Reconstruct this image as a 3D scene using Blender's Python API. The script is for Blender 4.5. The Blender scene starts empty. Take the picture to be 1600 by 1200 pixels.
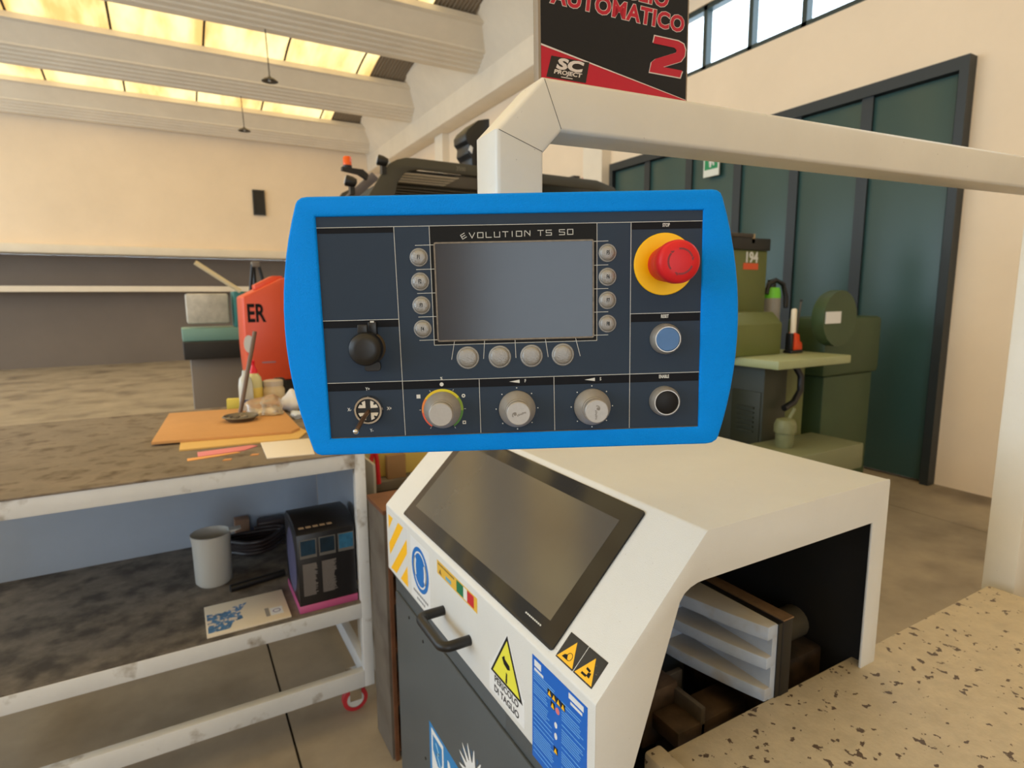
import bpy, bmesh, math, random
from mathutils import Vector, Matrix
random.seed(11)
SC = bpy.context.scene
COL = SC.collection
V = Vector
PI = math.pi

# ------------------------------------------------------------------ camera
cam_d = bpy.data.cameras.new('camera')
cam = bpy.data.objects.new('camera', cam_d)
COL.objects.link(cam)
RT = V((0.86858997, -0.49549097, -0.00633769))
UP = V((0.07789904, 0.12390312, 0.9892319))
FW = V((0.48937022, 0.85973061, -0.14621927))
mw = Matrix.Identity(4)
for i in range(3):
    mw[i][0], mw[i][1], mw[i][2] = RT[i], UP[i], -FW[i]
mw[2][3] = 1.45
cam.matrix_world = mw
cam_d.sensor_width = 36
cam_d.lens = 20.695
cam_d.clip_start = 0.02
cam_d.dof.use_dof = True
cam_d.dof.focus_distance = 0.60
cam_d.dof.aperture_fstop = 9.0
SC.camera = cam

# ------------------------------------------------------------------ world, exposure
world = bpy.data.worlds.new('world')
SC.world = world
world.use_nodes = True
wb = world.node_tree.nodes['Background']
wb.inputs[0].default_value = (0.76, 0.89, 1.0, 1)
wb.inputs[1].default_value = 3.5
SC.view_settings.view_transform = 'Standard'
SC.view_settings.look = 'None'
SC.view_settings.gamma = 1
SC.view_settings.use_curve_mapping = False
SC.view_settings.exposure = 0.55
SKYLIGHT = 1.55          # emission of the translucent roof panels

def portal(name, loc, rot, sx, sy):
    l = bpy.data.lights.new(name, 'AREA')
    l.shape = 'RECTANGLE'; l.size = sx; l.size_y = sy
    l.cycles.is_portal = True
    o = bpy.data.objects.new(name, l)
    o.location = loc; o.rotation_euler = rot
    COL.objects.link(o)
portal('window_portal', (-9.25, 6.25, 2.9), (0, -PI/2, 0), 4.0, 17.5)
portal('gate_portal', (-2.4, -7.25, 1.75), (PI/2, 0, 0), 2.8, 3.5)

# ------------------------------------------------------------------ materials
def lin(c):
    c /= 255.0
    return c/12.92 if c <= 0.04045 else ((c+0.055)/1.055)**2.4
def rgb(c): return (lin(c[0]), lin(c[1]), lin(c[2]), 1)
MATS = {}
def mat(name, col, rough=0.5, metal=0.0, var=0.0, vscale=6.0, bump=0.0, bscale=200.0, dirt=None, coat=0.0, spec=0.5, alpha=None, trans=0.0):
    if name in MATS: return MATS[name]
    m = bpy.data.materials.new(name)
    m.use_nodes = True
    nt = m.node_tree; b = nt.nodes['Principled BSDF']
    b.inputs['Base Color'].default_value = rgb(col)
    b.inputs['Roughness'].default_value = rough
    b.inputs['Metallic'].default_value = metal
    b.inputs['Specular IOR Level'].default_value = spec
    if coat: b.inputs['Coat Weight'].default_value = coat
    if trans: b.inputs['Transmission Weight'].default_value = trans
    tc = nt.nodes.new('ShaderNodeTexCoord')
    out = None
    if var or dirt:
        n = nt.nodes.new('ShaderNodeTexNoise'); n.inputs['Scale'].default_value = vscale
        n.inputs['Detail'].default_value = 6; n.inputs['Roughness'].default_value = 0.65
        nt.links.new(tc.outputs['Object'], n.inputs['Vector'])
        r = nt.nodes.new('ShaderNodeMapRange')
        r.inputs[1].default_value = 0.3; r.inputs[2].default_value = 0.7
        r.inputs[3].default_value = 1-var; r.inputs[4].default_value = 1+var*0.6
        nt.links.new(n.outputs[0], r.inputs[0])
        mx = nt.nodes.new('ShaderNodeVectorMath'); mx.operation = 'SCALE'
        mx.inputs[0].default_value = rgb(col)[:3]
        nt.links.new(r.outputs[0], mx.inputs['Scale'])
        out = mx.outputs[0]
        if dirt:   # (colour, noise scale, threshold lo, hi)
            n2 = nt.nodes.new('ShaderNodeTexNoise'); n2.inputs['Scale'].default_value = dirt[1]
            n2.inputs['Detail'].default_value = 4
            nt.links.new(tc.outputs['Object'], n2.inputs['Vector'])
            r2 = nt.nodes.new('ShaderNodeMapRange')
            r2.inputs[1].default_value = dirt[2]; r2.inputs[2].default_value = dirt[3]
            nt.links.new(n2.outputs[0], r2.inputs[0])
            mc = nt.nodes.new('ShaderNodeMix'); mc.data_type = 'RGBA'
            nt.links.new(r2.outputs[0], mc.inputs[0])
            nt.links.new(out, mc.inputs[6])
            mc.inputs[7].default_value = rgb(dirt[0])
            out = mc.outputs[2]
        nt.links.new(out, b.inputs['Base Color'])
    if bump:
        nb = nt.nodes.new('ShaderNodeTexNoise'); nb.inputs['Scale'].default_value = bscale
        nb.inputs['Detail'].default_value = 3
        nt.links.new(tc.outputs['Object'], nb.inputs['Vector'])
        bp = nt.nodes.new('ShaderNodeBump'); bp.inputs['Strength'].default_value = bump
        bp.inputs['Distance'].default_value = 0.002
        nt.links.new(nb.outputs[0], bp.inputs['Height'])
        nt.links.new(bp.outputs[0], b.inputs['Normal'])
    MATS[name] = m
    return m

def glass_mat(name, tint, gl):
    m = bpy.data.materials.new(name); m.use_nodes = True
    nt = m.node_tree; nt.nodes.clear()
    o = nt.nodes.new('ShaderNodeOutputMaterial')
    t = nt.nodes.new('ShaderNodeBsdfTransparent'); t.inputs[0].default_value = tint
    g = nt.nodes.new('ShaderNodeBsdfGlossy'); g.inputs['Roughness'].default_value = 0.05
    x = nt.nodes.new('ShaderNodeMixShader'); x.inputs[0].default_value = gl
    nt.links.new(t.outputs[0], x.inputs[1]); nt.links.new(g.outputs[0], x.inputs[2])
    nt.links.new(x.outputs[0], o.inputs[0])
    return m
def skylight_mat():
    m = bpy.data.materials.new('translucent_roof_sheet'); m.use_nodes = True
    nt = m.node_tree; nt.nodes.clear()
    o = nt.nodes.new('ShaderNodeOutputMaterial')
    e = nt.nodes.new('ShaderNodeEmission')
    tc = nt.nodes.new('ShaderNodeTexCoord')
    mp = nt.nodes.new('ShaderNodeMapping'); mp.inputs['Scale'].default_value = (2.2, 0.5, 0.8)
    g = nt.nodes.new('ShaderNodeNewGeometry')
    n = nt.nodes.new('ShaderNodeTexNoise'); n.inputs['Scale'].default_value = 1.2; n.inputs['Detail'].default_value = 4
    nt.links.new(g.outputs['Position'], mp.inputs[0]); nt.links.new(mp.outputs[0], n.inputs['Vector'])
    cr = nt.nodes.new('ShaderNodeValToRGB')
    cr.color_ramp.elements[0].position = 0.36; cr.color_ramp.elements[0].color = (0.56, 0.34, 0.11, 1)
    cr.color_ramp.elements[1].position = 0.62; cr.color_ramp.elements[1].color = (0.86, 0.66, 0.30, 1)
    nt.links.new(n.outputs[0], cr.inputs[0]); nt.links.new(cr.outputs[0], e.inputs[0])
    e.inputs[1].default_value = SKYLIGHT
    nt.links.new(e.outputs[0], o.inputs[0])
    return m

# ------------------------------------------------------------------ mesh helpers
class Frame:
    def __init__(s, o, u, v, n): s.o, s.u, s.v, s.n = V(o), V(u), V(v), V(n)
    def __call__(s, a, b, c=0.0): return s.o + s.u*a + s.v*b + s.n*c
    def matrix(s):
        m = Matrix.Identity(4)
        for i in range(3): m[i][0], m[i][1], m[i][2], m[i][3] = s.u[i], s.v[i], s.n[i], s.o[i]
        return m
    def at(s, a, b, c=0.0, rot=0.0):
        co, si = math.cos(rot), math.sin(rot)
        return Frame(s(a, b, c), s.u*co + s.v*si, s.v*co - s.u*si, s.n)
WORLD = Frame((0,0,0), (1,0,0), (0,1,0), (0,0,1))
FRONT = Frame((0,0,0), (1,0,0), (0,0,1), (0,-1,0))    # panel-local: u right, v up, n toward viewer

class MB:
    def __init__(s): s.v, s.f = [], []
    def add(s, vs, fs):
        k = len(s.v); s.v += [V(p) for p in vs]; s.f += [tuple(i+k for i in f) for f in fs]; return s
    def box(s, x0, x1, y0, y1, z0, z1, fr=WORLD):
        vs = [fr(x, y, z) for x in (x0, x1) for y in (y0, y1) for z in (z0, z1)]
        return s.add(vs, [(0,1,3,2),(4,6,7,5),(0,4,5,1),(2,3,7,6),(0,2,6,4),(1,5,7,3)])
    def prism(s, poly, w0, w1, fr=WORLD):
        n = len(poly)
        vs = [fr(a, b, w0) for a, b in poly] + [fr(a, b, w1) for a, b in poly]
        fs = [tuple(range(n))[::-1], tuple(range(n, 2*n))]
        fs += [(i, (i+1) % n, n+(i+1) % n, n+i) for i in range(n)]
        return s.add(vs, fs)
    def lathe(s, prof, n=24, fr=WORLD, a0=0, a1=2*PI, caps=True):
        full = abs(a1-a0-2*PI) < 1e-6
        m = n if full else n+1
        vs = []
        for r, w in prof:
            for i in range(m):
                t = a0+(a1-a0)*i/n
                vs.append(fr(r*math.cos(t), r*math.sin(t), w))
        fs = []
        for j in range(len(prof)-1):
            for i in range(n):
                i2 = (i+1) % m
                fs.append((j*m+i, j*m+i2, (j+1)*m+i2, (j+1)*m+i))
        if full and caps:
            if prof[0][0] > 1e-6: fs.append(tuple(range(m))[::-1])
            if prof[-1][0] > 1e-6: fs.append(tuple((len(prof)-1)*m+i for i in range(m)))
        return s.add(vs, fs)
    def cyl(s, p0, p1, r, n=12, r1=None): return s.tube([p0, p1], r, n, r1)
    def tube(s, pts, r, n=10, r1=None):
        pts = [V(p) for p in pts]; N = len(pts); vs = []
        up = V((0.13, 0.21, 0.97))
        prev = None
        for i, p in enumerate(pts):
            if i == 0: d = pts[1]-pts[0]
            elif i == N-1: d = pts[-1]-pts[-2]
            else: d = (pts[i+1]-p).normalized()+(p-pts[i-1]).normalized()
            d.normalize()
            a = (prev - d*prev.dot(d)) if prev else d.cross(up)
            if a.length < 1e-5: a = d.cross(V((1,0,0)))
            a.normalize(); prev = a.copy(); b = d.cross(a)
            rr = r if r1 is None else r+(r1-r)*i/(N-1)
            vs += [p+(a*math.cos(2*PI*k/n)+b*math.sin(2*PI*k/n))*rr for k in range(n)]
        fs = [(i*n+k, i*n+(k+1) % n, (i+1)*n+(k+1) % n, (i+1)*n+k) for i in range(N-1) for k in range(n)]
        fs += [tuple(range(n))[::-1], tuple((N-1)*n+k for k in range(n))]
        return s.add(vs, fs)
    def mesh(s, me, M):
        k = len(s.v)
        s.v += [M @ v.co for v in me.vertices]
        s.f += [tuple(i+k for i in p.vertices) for p in me.polygons]
        return s
    def curve2d(s, loops, w0, w1, fr, bevel=0.0):
        cu = bpy.data.curves.new('tmp', 'CURVE'); cu.dimensions = '2D'; cu.fill_mode = 'BOTH'
        cu.extrude = max((w1-w0)/2-bevel, 0.00001); cu.bevel_depth = bevel; cu.bevel_resolution = 2
        cu.offset = -bevel
        for lp in loops:
            sp = cu.splines.new('POLY'); sp.points.add(len(lp)-1); sp.use_cyclic_u = True
            for p, q in zip(sp.points, lp): p.co = (q[0], q[1], 0, 1)
        ob = bpy.data.objects.new('tmp', cu)
        me = bpy.data.meshes.new_from_object(ob)
        s.mesh(me, fr.at(0, 0, (w0+w1)/2).matrix())
        bpy.data.objects.remove(ob); bpy.data.curves.remove(cu); bpy.data.meshes.remove(me)
        return s
    def text(s, txt, size, fr, w0=0.0, th=0.0003, sx=1.0, shear=0.0, align='CENTER', spacing=1.0, offset=0.0):
        cu = bpy.data.curves.new('tmp', 'FONT'); cu.body = txt; cu.size = size
        cu.align_x = align; cu.align_y = 'CENTER'; cu.extrude = th/2; cu.shear = shear
        cu.space_character = spacing; cu.offset = offset; cu.resolution_u = 3
        ob = bpy.data.objects.new('tmp', cu)
        me = bpy.data.meshes.new_from_object(ob)
        s.mesh(me, fr.at(0, 0, w0+th/2).matrix() @ Matrix.Diagonal((sx, 1, 1, 1)))
        bpy.data.objects.remove(ob); bpy.data.curves.remove(cu); bpy.data.meshes.remove(me)
        return s
    def stroke(s, pts, wd, w0, w1, fr):
        for (a, b), (c, d) in zip(pts[:-1], pts[1:]):
            L = math.hypot(c-a, d-b); ux, uy = (c-a)/L, (d-b)/L
            f2 = fr.at(a, b, 0, math.atan2(uy, ux))
            s.box(-wd/2, L+wd/2, -wd/2, wd/2, w0, w1, f2)
        return s
    def build(s, name, m, parent=None, local=False, bevel=0.0, seg=2, smooth=None, loc=None, kind=None, label=None):
        me = bpy.data.meshes.new(name)
        me.from_pydata([tuple(p) for p in s.v], [], s.f)
        bm = bmesh.new(); bm.from_mesh(me)
        bmesh.ops.remove_doubles(bm, verts=bm.verts, dist=1e-6)
        bmesh.ops.recalc_face_normals(bm, faces=bm.faces)
        if bevel:
            es = [e for e in bm.edges if len(e.link_faces) == 2 and e.calc_face_angle(0) > 0.45]
            bmesh.ops.bevel(bm, geom=es, offset=bevel, segments=seg, profile=0.5, affect='EDGES', clamp_overlap=True)
        bm.to_mesh(me); bm.free()
        if parent is not None and not local:
            me.transform(WM[parent.name].inverted())
        o = bpy.data.objects.new(name, me)
        me.materials.append(m)
        if smooth is None: smooth = 35 if bevel else None
        if smooth:
            me.polygons.foreach_set('use_smooth', [True]*len(me.polygons))
            me.set_sharp_from_angle(angle=math.radians(smooth))
        COL.objects.link(o)
        if parent is not None:
            o.parent = parent
            WM[o.name] = WM[parent.name]
        else: WM[o.name] = Matrix.Identity(4)
        if loc is not None:
            o.location = loc
            WM[o.name] = WM[o.name] @ Matrix.Translation(V(loc))
        if kind: o['kind'] = kind
        if label: o['label'] = label
        return o
WM = {}
def thing(name, label, cat, loc=(0,0,0), rotz=0.0, group=None, matrix=None):
    o = bpy.data.objects.new(name, None); COL.objects.link(o)
    o.empty_display_size = 0.05
    M = matrix if matrix is not None else Matrix.Translation(V(loc)) @ Matrix.Rotation(rotz, 4, 'Z')
    o.matrix_world = M; WM[o.name] = M
    o['label'] = label; o['category'] = cat
    if group: o['group'] = group
    return o
def tag(o, label, cat, group=None):
    o['label'] = label; o['category'] = cat
    if group: o['group'] = group
    return o
def struct(name, loc=(0,0,0)):
    o = bpy.data.objects.new(name, None); COL.objects.link(o)
    o.location = loc; WM[o.name] = Matrix.Translation(V(loc)); o['kind'] = 'structure'
    return o
def share(src, parent, loc):
    c = src.copy(); COL.objects.link(c); c.parent = parent; c.location = loc
    WM[c.name] = WM[parent.name] @ Matrix.Translation(V(loc))
    return c
def circle(r, n=32, cx=0, cy=0, ry=None):
    ry = ry or r
    return [(cx+r*math.cos(2*PI*i/n), cy+ry*math.sin(2*PI*i/n)) for i in range(n)]
def rect(x0, x1, y0, y1, r=0.0, k=5):
    if not r: return [(x0,y0),(x1,y0),(x1,y1),(x0,y1)]
    p = []
    for cx, cy, a in ((x1-r,y0+r,-PI/2),(x1-r,y1-r,0),(x0+r,y1-r,PI/2),(x0+r,y0+r,PI)):
        p += [(cx+r*math.cos(a+PI/2*i/k), cy+r*math.sin(a+PI/2*i/k)) for i in range(k+1)]
    return p
def arc_poly(r0, r1, a0, a1, n=12, cx=0, cy=0):
    o = [(cx+r1*math.cos(a0+(a1-a0)*i/n), cy+r1*math.sin(a0+(a1-a0)*i/n)) for i in range(n+1)]
    return o + [(cx+r0*math.cos(a0+(a1-a0)*i/n), cy+r0*math.sin(a0+(a1-a0)*i/n)) for i in range(n, -1, -1)]

# palette
M_wall = mat('cream_wall_paint', (243,224,199), 0.85, var=0.06, vscale=0.7, bump=0.15, bscale=60)
M_beam = mat('cream_concrete', (238,228,211), 0.85, var=0.08, vscale=1.2)
M_floor = mat('worn_concrete', (164,152,134), 0.55, var=0.22, vscale=2.5, dirt=((92,82,74), 1.7, 0.5, 0.8))
M_joint = mat('dark_joint', (45,42,40), 0.9)
M_white = mat('white_machine_paint', (218,219,217), 0.38, var=0.03, vscale=8, bump=0.25, bscale=700, dirt=((150,138,120), 260, 0.72, 0.78))
M_armp = mat('cream_tube_paint', (222,217,205), 0.33, var=0.04, vscale=9, dirt=((120,110,96), 180, 0.74, 0.78))
M_blue = mat('blue_textured_paint', (0,144,250), 0.5, spec=.1, var=0.03, vscale=20, bump=0.5, bscale=900)
M_plate = mat('navy_faceplate_print', (44,58,76), 0.6, var=0.03, vscale=30, spec=.25)
M_band = mat('black_band_print', (22,24,30), 0.65, spec=.15)
M_blk = mat('black_print', (22,23,25), 0.6, spec=.2)
M_line = mat('white_print', (214,216,214), 0.6)
M_silver = mat('silver_button_print', (156,156,155), 0.4, metal=0.6, bump=0.3, bscale=900)
M_alu = mat('satin_aluminium', (176,172,167), 0.45, metal=0.4, var=0.05, vscale=300)
M_chrome = mat('worn_chrome', (205,202,198), 0.2, metal=1.0)
M_rubber = mat('black_plastic', (20,20,21), 0.42)
M_dark = mat('dark_oily_steel', (34,31,29), 0.6, var=0.3, vscale=20)

# ------------------------------------------------------------------ setting: floor, walls, roof
fl = struct('floor')
MB().box(-9.2, 5.2, -7.2, 16.2, -0.2, -0.012).build('floor_base', M_joint, fl)
xs_ = [-9.2, -7.765, -3.765, 0.235, 4.235, 5.2]; ys_ = [-7.2, -4.6, -0.6, 3.4, 7.4, 11.4, 16.2]
for i in range(len(xs_)-1):
    for j in range(len(ys_)-1):
        MB().box(xs_[i]+.004, xs_[i+1]-.004, ys_[j]+.004, ys_[j+1]-.004, -0.012, 0.0).build('floor_slab', M_floor, fl)

wr = struct('wall_right')
MB().box(5.0, 5.2, -7.2, 15.6, 0, 3.78).build('wall_panel', M_wall, wr)
MB().box(5.0, 5.2, -7.2, 15.6, 4.42, 6.6).build('wall_panel', M_wall, wr)
MB().box(5.0, 5.2, 5.287, 15.6, 3.78, 4.42).build('wall_panel', M_wall, wr)
MB().box(5.0, 5.2, -7.2, -2.109, 3.78, 4.42).build('wall_panel', M_wall, wr)
MB().box(4.62, 5.0, -7.2, 15.6, 4.65, 5.06).build('ledge_beam', M_beam, wr, bevel=0.02)
for y in (-4.0, 1.2, 6.2, 11.25):
    MB().box(4.86, 5.0, y, y+0.4, 0, 4.65).build('pilaster', M_beam, wr)
# sloped end panels above the ledge
MB().prism([(4.64,5.06),(4.76,5.06),(4.26,5.60),(4.26,6.6),(4.14,6.6),(4.14,5.58)], -7.2, 15.6, Frame((0,0,0),(1,0,0),(0,0,1),(0,1,0))).build('sloped_panel', M_beam, wr)

M_frame = mat('dark_green_frame', (42,58,58), 0.45)
M_glass = glass_mat('window_glass', (0.95, 0.98, 1, 1), 0.05)
def window_band(n, y0, y1, z0, z1, x, step, parentlabel=None):
    w = struct('window_%d' % n)
    m = MB()
    for a, b, c, d in ((y0,y1,z0,z0+.05),(y0,y1,z1-.05,z1),(y0,y0+.05,z0,z1),(y1-.05,y1,z0,z1)): m.box(x, x+.08, a, b, c, d)
    m.build('window_frame', M_frame, w)
    y = y1; k = 0
    while y-step > y0:
        y -= step
        MB().box(x, x+.08, y-.025, y+.025, z0, z1).build('mullion', M_frame, w)
    y = y1
    while y > y0+.01:
        MB().box(x+.035, x+.04, max(y-step, y0)+.02, y-.02, z0+.04, z1-.04).build('pane', M_glass, w)
        y -= step
window_band(1, -2.109, 5.287, 3.78, 4.42, 5.02, 0.569)

M_teal = mat('teal_door_panel', (48,78,78), 0.35, var=0.05, vscale=1.5)
M_dframe = mat('charcoal_door_frame', (32,40,44), 0.45)
def big_door(n, y0, y1, z1, muls):
    d = struct('door_%d' % n)
    MB().box(4.90, 5.0, y0, y1, z1-.09, z1).build('door_head', M_dframe, d)
    for y in (y0, y1-.06): MB().box(4.90, 5.0, y, y+.06, 0, z1-.09).build('door_jamb', M_dframe, d)
    ys = [y0+.06]+muls+[y1-.06]
    for a, b in zip(ys[:-1], ys[1:]):
        MB().box(4.94, 4.99, a+.02, b-.02, 0.02, z1-.1).build('door_panel', M_teal, d, bevel=.008)
    for y in muls: MB().box(4.92, 4.995, y-.045, y+.045, 0, z1-.09).build('stile', M_dframe, d)
big_door(1, 2.2, 6.10, 3.09, [2.9, 3.52, 4.14, 4.78, 5.43])
big_door(2, 6.86, 9.4, 3.09, [7.5, 8.2, 8.8])

wf = struct('wall_back')
M_walllo = mat('shaded_bay_taupe', (122,112,104), 0.85, var=0.1, vscale=0.6)  # taupe tone holds the shade of the open bay below the ledge
MB().box(-9.2, 5.2, 15.6, 15.8, 2.4, 6.6).build('wall_panel', M_wall, wf)
MB().box(-9.2, 5.2, 16.0, 16.2, 0, 2.4).build('lower_wall', M_walllo, wf)
MB().box(-9.2, 5.0, 15.35, 16.0, 2.40, 2.58).build('ledge_beam', M_beam, wf, bevel=.02)
MB().box(-9.2, 5.0, 15.55, 16.0, 1.62, 1.74).build('rail', M_beam, wf)
wn = struct('window_2')
MB().box(1.83, 2.10, 15.55, 15.6, 3.42, 4.0).build('window_frame', M_dframe, wn)
MB().box(1.86, 2.07, 15.54, 15.55, 3.45, 3.97).build('pane', mat('dark_pane', (38,38,38), 0.2), wn)

wl = struct('wall_left')
MB().box(-9.2, -9.0, -7.2, 16.0, 0, 0.9).build('wall_panel', M_wall, wl)
MB().box(-9.2, -9.0, -7.2, 16.0, 4.9, 6.6).build('wall_panel', M_wall, wl)
MB().box(-9.2, -9.0, 15.0, 16.0, 0.9, 4.9).build('wall_panel', M_wall, wl)
MB().box(-9.2, -9.0, -7.2, -2.5, 0.9, 4.9).build('wall_panel', M_wall, wl)
window_band(3, -2.5, 15.0, 0.9, 4.9, -9.14, 1.5)
wk = struct('wall_front')
MB().box(-9.2, -3.8, -7.2, -7.0, 0, 6.6).build('wall_panel', M_wall, wk)
MB().box(-1.0, 5.2, -7.2, -7.0, 0, 6.6).build('wall_panel', M_wall, wk)
MB().box(-3.8, -1.0, -7.2, -7.0, 3.5, 6.6).build('wall_panel', M_wall, wk)

ce = struct('ceiling')
BE = [9.25+3.1*k for k in range(-5, 3)]          # far bottom edge of each roof beam
XZ = Frame((0,0,0), (0,1,0), (0,0,1), (1,0,0))
prof = [(0.0,5.08)]
for k in range(5):
    a = -0.02-0.58*k/5; z = 5.08+0.14*k/5
    prof += [(a, z+.0), (a-.09, z+.004), (a-.10, z+.03)]
prof += [(-.60,5.23),(-.88,5.42),(-.97,5.43),(-.97,5.51),(-.85,5.56),(-.5,5.30),(0.0,5.25),(.2,5.56),(.32,5.56),(.32,5.50),(.22,5.47),(.08,5.10)]
bmesh_b = MB().prism(prof, -9.0, 4.66, XZ)
b0 = bmesh_b.build('roof_beam', M_beam, ce, loc=(0, BE[0], 0))
for y in BE[1:]: share(b0, ce, (0, y, 0))
M_sky = skylight_mat()
M_seam = mat('dark_seam', (70,56,38), 0.7)
def vault(t):                                     # bay-local arc, t in 0..1, from far lip to next near lip
    y = 0.2+(2.24-0.2)*t
    return y, 5.52+0.16*math.sin(PI*t)
def vault_strip(x0, x1, n=12, off=0.0):
    m = MB()
    vs = []; fs = []
    for i in range(n+1):
        y, z = vault(i/n); vs += [(x0, y, z+off), (x1, y, z+off)]
    for i in range(n): fs.append((2*i, 2*i+1, 2*i+3, 2*i+2))
    return m.add(vs, fs)
def corrugated(x0, x1, n=12):
    m = MB(); nx = int((x1-x0)/0.0145); vs = []; fs = []
    for j in range(nx+1):
        x = x0+(x1-x0)*j/nx; dz = 0.009*(1 if (j//2) % 2 else -1)
        for i in range(n+1):
            y, z = vault(i/n); vs.append((x, y, z+dz))
    for j in range(nx):
        for i in range(n): fs.append((j*(n+1)+i, j*(n+1)+i+1, (j+1)*(n+1)+i+1, (j+1)*(n+1)+i))
    return m.add(vs, fs)
M_corr = mat('grey_corrugated_sheet', (140,128,112), 0.6)
sp = sw = sc_ = None
panes = [(3.25,3.5)]+[(3.25-1.25*(k+1), 3.25-1.25*k) for k in range(10)]
seam0 = None
for bi, y in enumerate(BE):
    if bi == len(BE)-1: break
    for k, (a, b) in enumerate(panes):
        if k == 0:
            sp = vault_strip(0, .25).build('skylight_panel', M_sky, ce, loc=(a, y, 0)) if bi == 0 else share(sp, ce, (a, y, 0))
        elif k == 1 and bi == 0:
            sw = vault_strip(0, 1.25).build('skylight_panel', M_sky, ce, loc=(a, y, 0))
        else: share(sw, ce, (a, y, 0))
        if seam0 is None:
            seam0 = vault_strip(-.018, .018, 12, -.02).build('seam', M_seam, ce, loc=(a, y, 0))
        else: share(seam0, ce, (a, y, 0))
    sc_ = corrugated(0, .75).build('corrugated_sheet', M_corr, ce, loc=(3.5, y, 0)) if bi == 0 else share(sc_, ce, (3.5, y, 0))
MB().box(-9.2, 5.2, -7.2, -5.6, 6.0, 6.1).build('roof_slab', M_beam, ce)
MB().box(-9.2, 5.2, -7.2, 16.2, 6.6, 6.7).build('roof_deck', M_beam, ce)

# pendant lamps
M_lamp = mat('grey_lamp_shade', (92,88,84), 0.45, metal=0.4)
for i, (x, y, z, lb) in enumerate(((1.40, 9.17, 4.43, 'small grey pendant lamp hanging from the nearer roof beam at upper left'), (1.38, 12.27, 4.50, 'small grey pendant lamp hanging from the farther roof beam, lower in view'))):
    t = thing('pendant_lamp', lb, 'lamp', (x, y, z), group='pendant lamps under the roof beams')
    MB().tube([(x,y,z+.05),(x-.02,y,5.09)], .008, 6).build('cord', M_rubber, t)
    MB().lathe([(.0,.06),(.02,.055),(.035,.035),(.08,.018),(.11,-.012),(.105,-.014),(.07,.008),(.0,.02)], 20, Frame((x,y,z),(1,0,0),(0,1,0),(0,0,1))).build('lamp_shade', M_lamp, t, smooth=40)
    MB().lathe([(.0,-.02),(.018,-.012),(.022,.0),(.012,.02),(.0,.03)], 12, Frame((x,y,z),(1,0,0),(0,1,0),(0,0,1))).build('bulb', mat('frosted_bulb', (200,196,188), .4), t, smooth=60)

# wall signs
WR = Frame((5.0, 0, 0), (0,-1,0), (0,0,1), (-1,0,0))      # right wall: u to the right in view, n into the hall
t = thing('exit_sign', 'green and white running-man exit sign hanging over the teal doors', 'sign', (4.88, 4.44, 2.74))
MB().box(-4.54, -4.34, 2.66, 2.90, .10, .115, WR).build('board', mat('white_sign_plastic', (226,230,224), .5), t)
MB().box(-4.525, -4.355, 2.73, 2.89, .115, .117, WR).build('green_field', mat('exit_green', (24,140,86), .5), t)
MB().prism([(-4.46,2.75),(-4.44,2.75),(-4.43,2.80),(-4.41,2.76),(-4.395,2.77),(-4.42,2.83),(-4.44,2.85),(-4.47,2.82)], .117, .119, WR).build('running_figure', M_line, t)
MB().tube([(4.885,4.44,2.90),(4.885,4.44,3.09)], .008, 6).build('hanger', M_rubber, t)
t = thing('fire_sign', 'small red and white fire equipment sign on the cream wall left of the pilaster', 'sign', (5.0, 6.73, 2.9))
MB().box(-6.80, -6.67, 2.80, 3.06, 0, .006, WR).build('board', mat('sign_red', (196,48,46), .5), t)
MB().box(-6.785, -6.72, 2.93, 3.0, .006, .008, WR).build('flame_mark', M_line, t)
MB().box(-6.785, -6.685, 2.83, 2.87, .006, .008, WR).build('print_line', M_line, t)

# ------------------------------------------------------------------ control panel (panel-local metres, u right, v up)
h2 = V((0.89013956, -0.45536229, 0.01722605)); u2 = V((-0.01554488, 0.00743666, 0.99985152))
yv = u2.cross(h2)
PM = Matrix.Identity(4)
P0 = (0.27855294, 0.4886156, 1.42533361)
for i in range(3): PM[i][0], PM[i][1], PM[i][2], PM[i][3] = h2[i], yv[i], u2[i], P0[i]
cp = thing('control_panel', 'blue-framed control panel with small grey screen, silver keys and red stop button', 'control panel', matrix=PM)
def ptsarc(p0, pm, p1, n=10):                      # circle arc through 3 points
    ax, ay = p0; bx, by = pm; cx, cy = p1
    d = 2*(ax*(by-cy)+bx*(cy-ay)+cx*(ay-by))
    ux = ((ax*ax+ay*ay)*(by-cy)+(bx*bx+by*by)*(cy-ay)+(cx*cx+cy*cy)*(ay-by))/d
    uy = ((ax*ax+ay*ay)*(cx-bx)+(bx*bx+by*by)*(ax-cx)+(cx*cx+cy*cy)*(bx-ax))/d
    r = math.hypot(ax-ux, ay-uy)
    a0 = math.atan2(ay-uy, ax-ux); a1 = math.atan2(cy-uy, cx-ux)
    while a1-a0 > PI: a1 -= 2*PI
    while a1-a0 < -PI: a1 += 2*PI
    return [(ux+r*math.cos(a0+(a1-a0)*i/n), uy+r*math.sin(a0+(a1-a0)*i/n)) for i in range(n+1)]
mm = lambda L: [(a/1000, b/1000) for a, b in L]
right = ptsarc((202.5,-116.5), (218.5,2), (200,112.5), 14)
left = ptsarc((-194.5,112.5), (-212.5,16), (-196,-112), 14)
outline = mm(right+[(198,116.5),(194.5,119),(190,119.8)]+[(-184,119.0),(-189,118.2),(-192.5,115.8)]+left+[(-194.5,-117.5),(-191.5,-121),(-187,-122.6)]+[(190,-124.2),(196,-123.2),(200.5,-120.3)])
inner = mm([(-177.2,-106),(181.8,-106),(181.8,101),(-177.2,101)])
frm = MB().curve2d([outline, inner], -0.030, 0.0025, FRONT, bevel=0.0025).build('front_frame', M_blue, cp, local=True, smooth=40)
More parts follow.
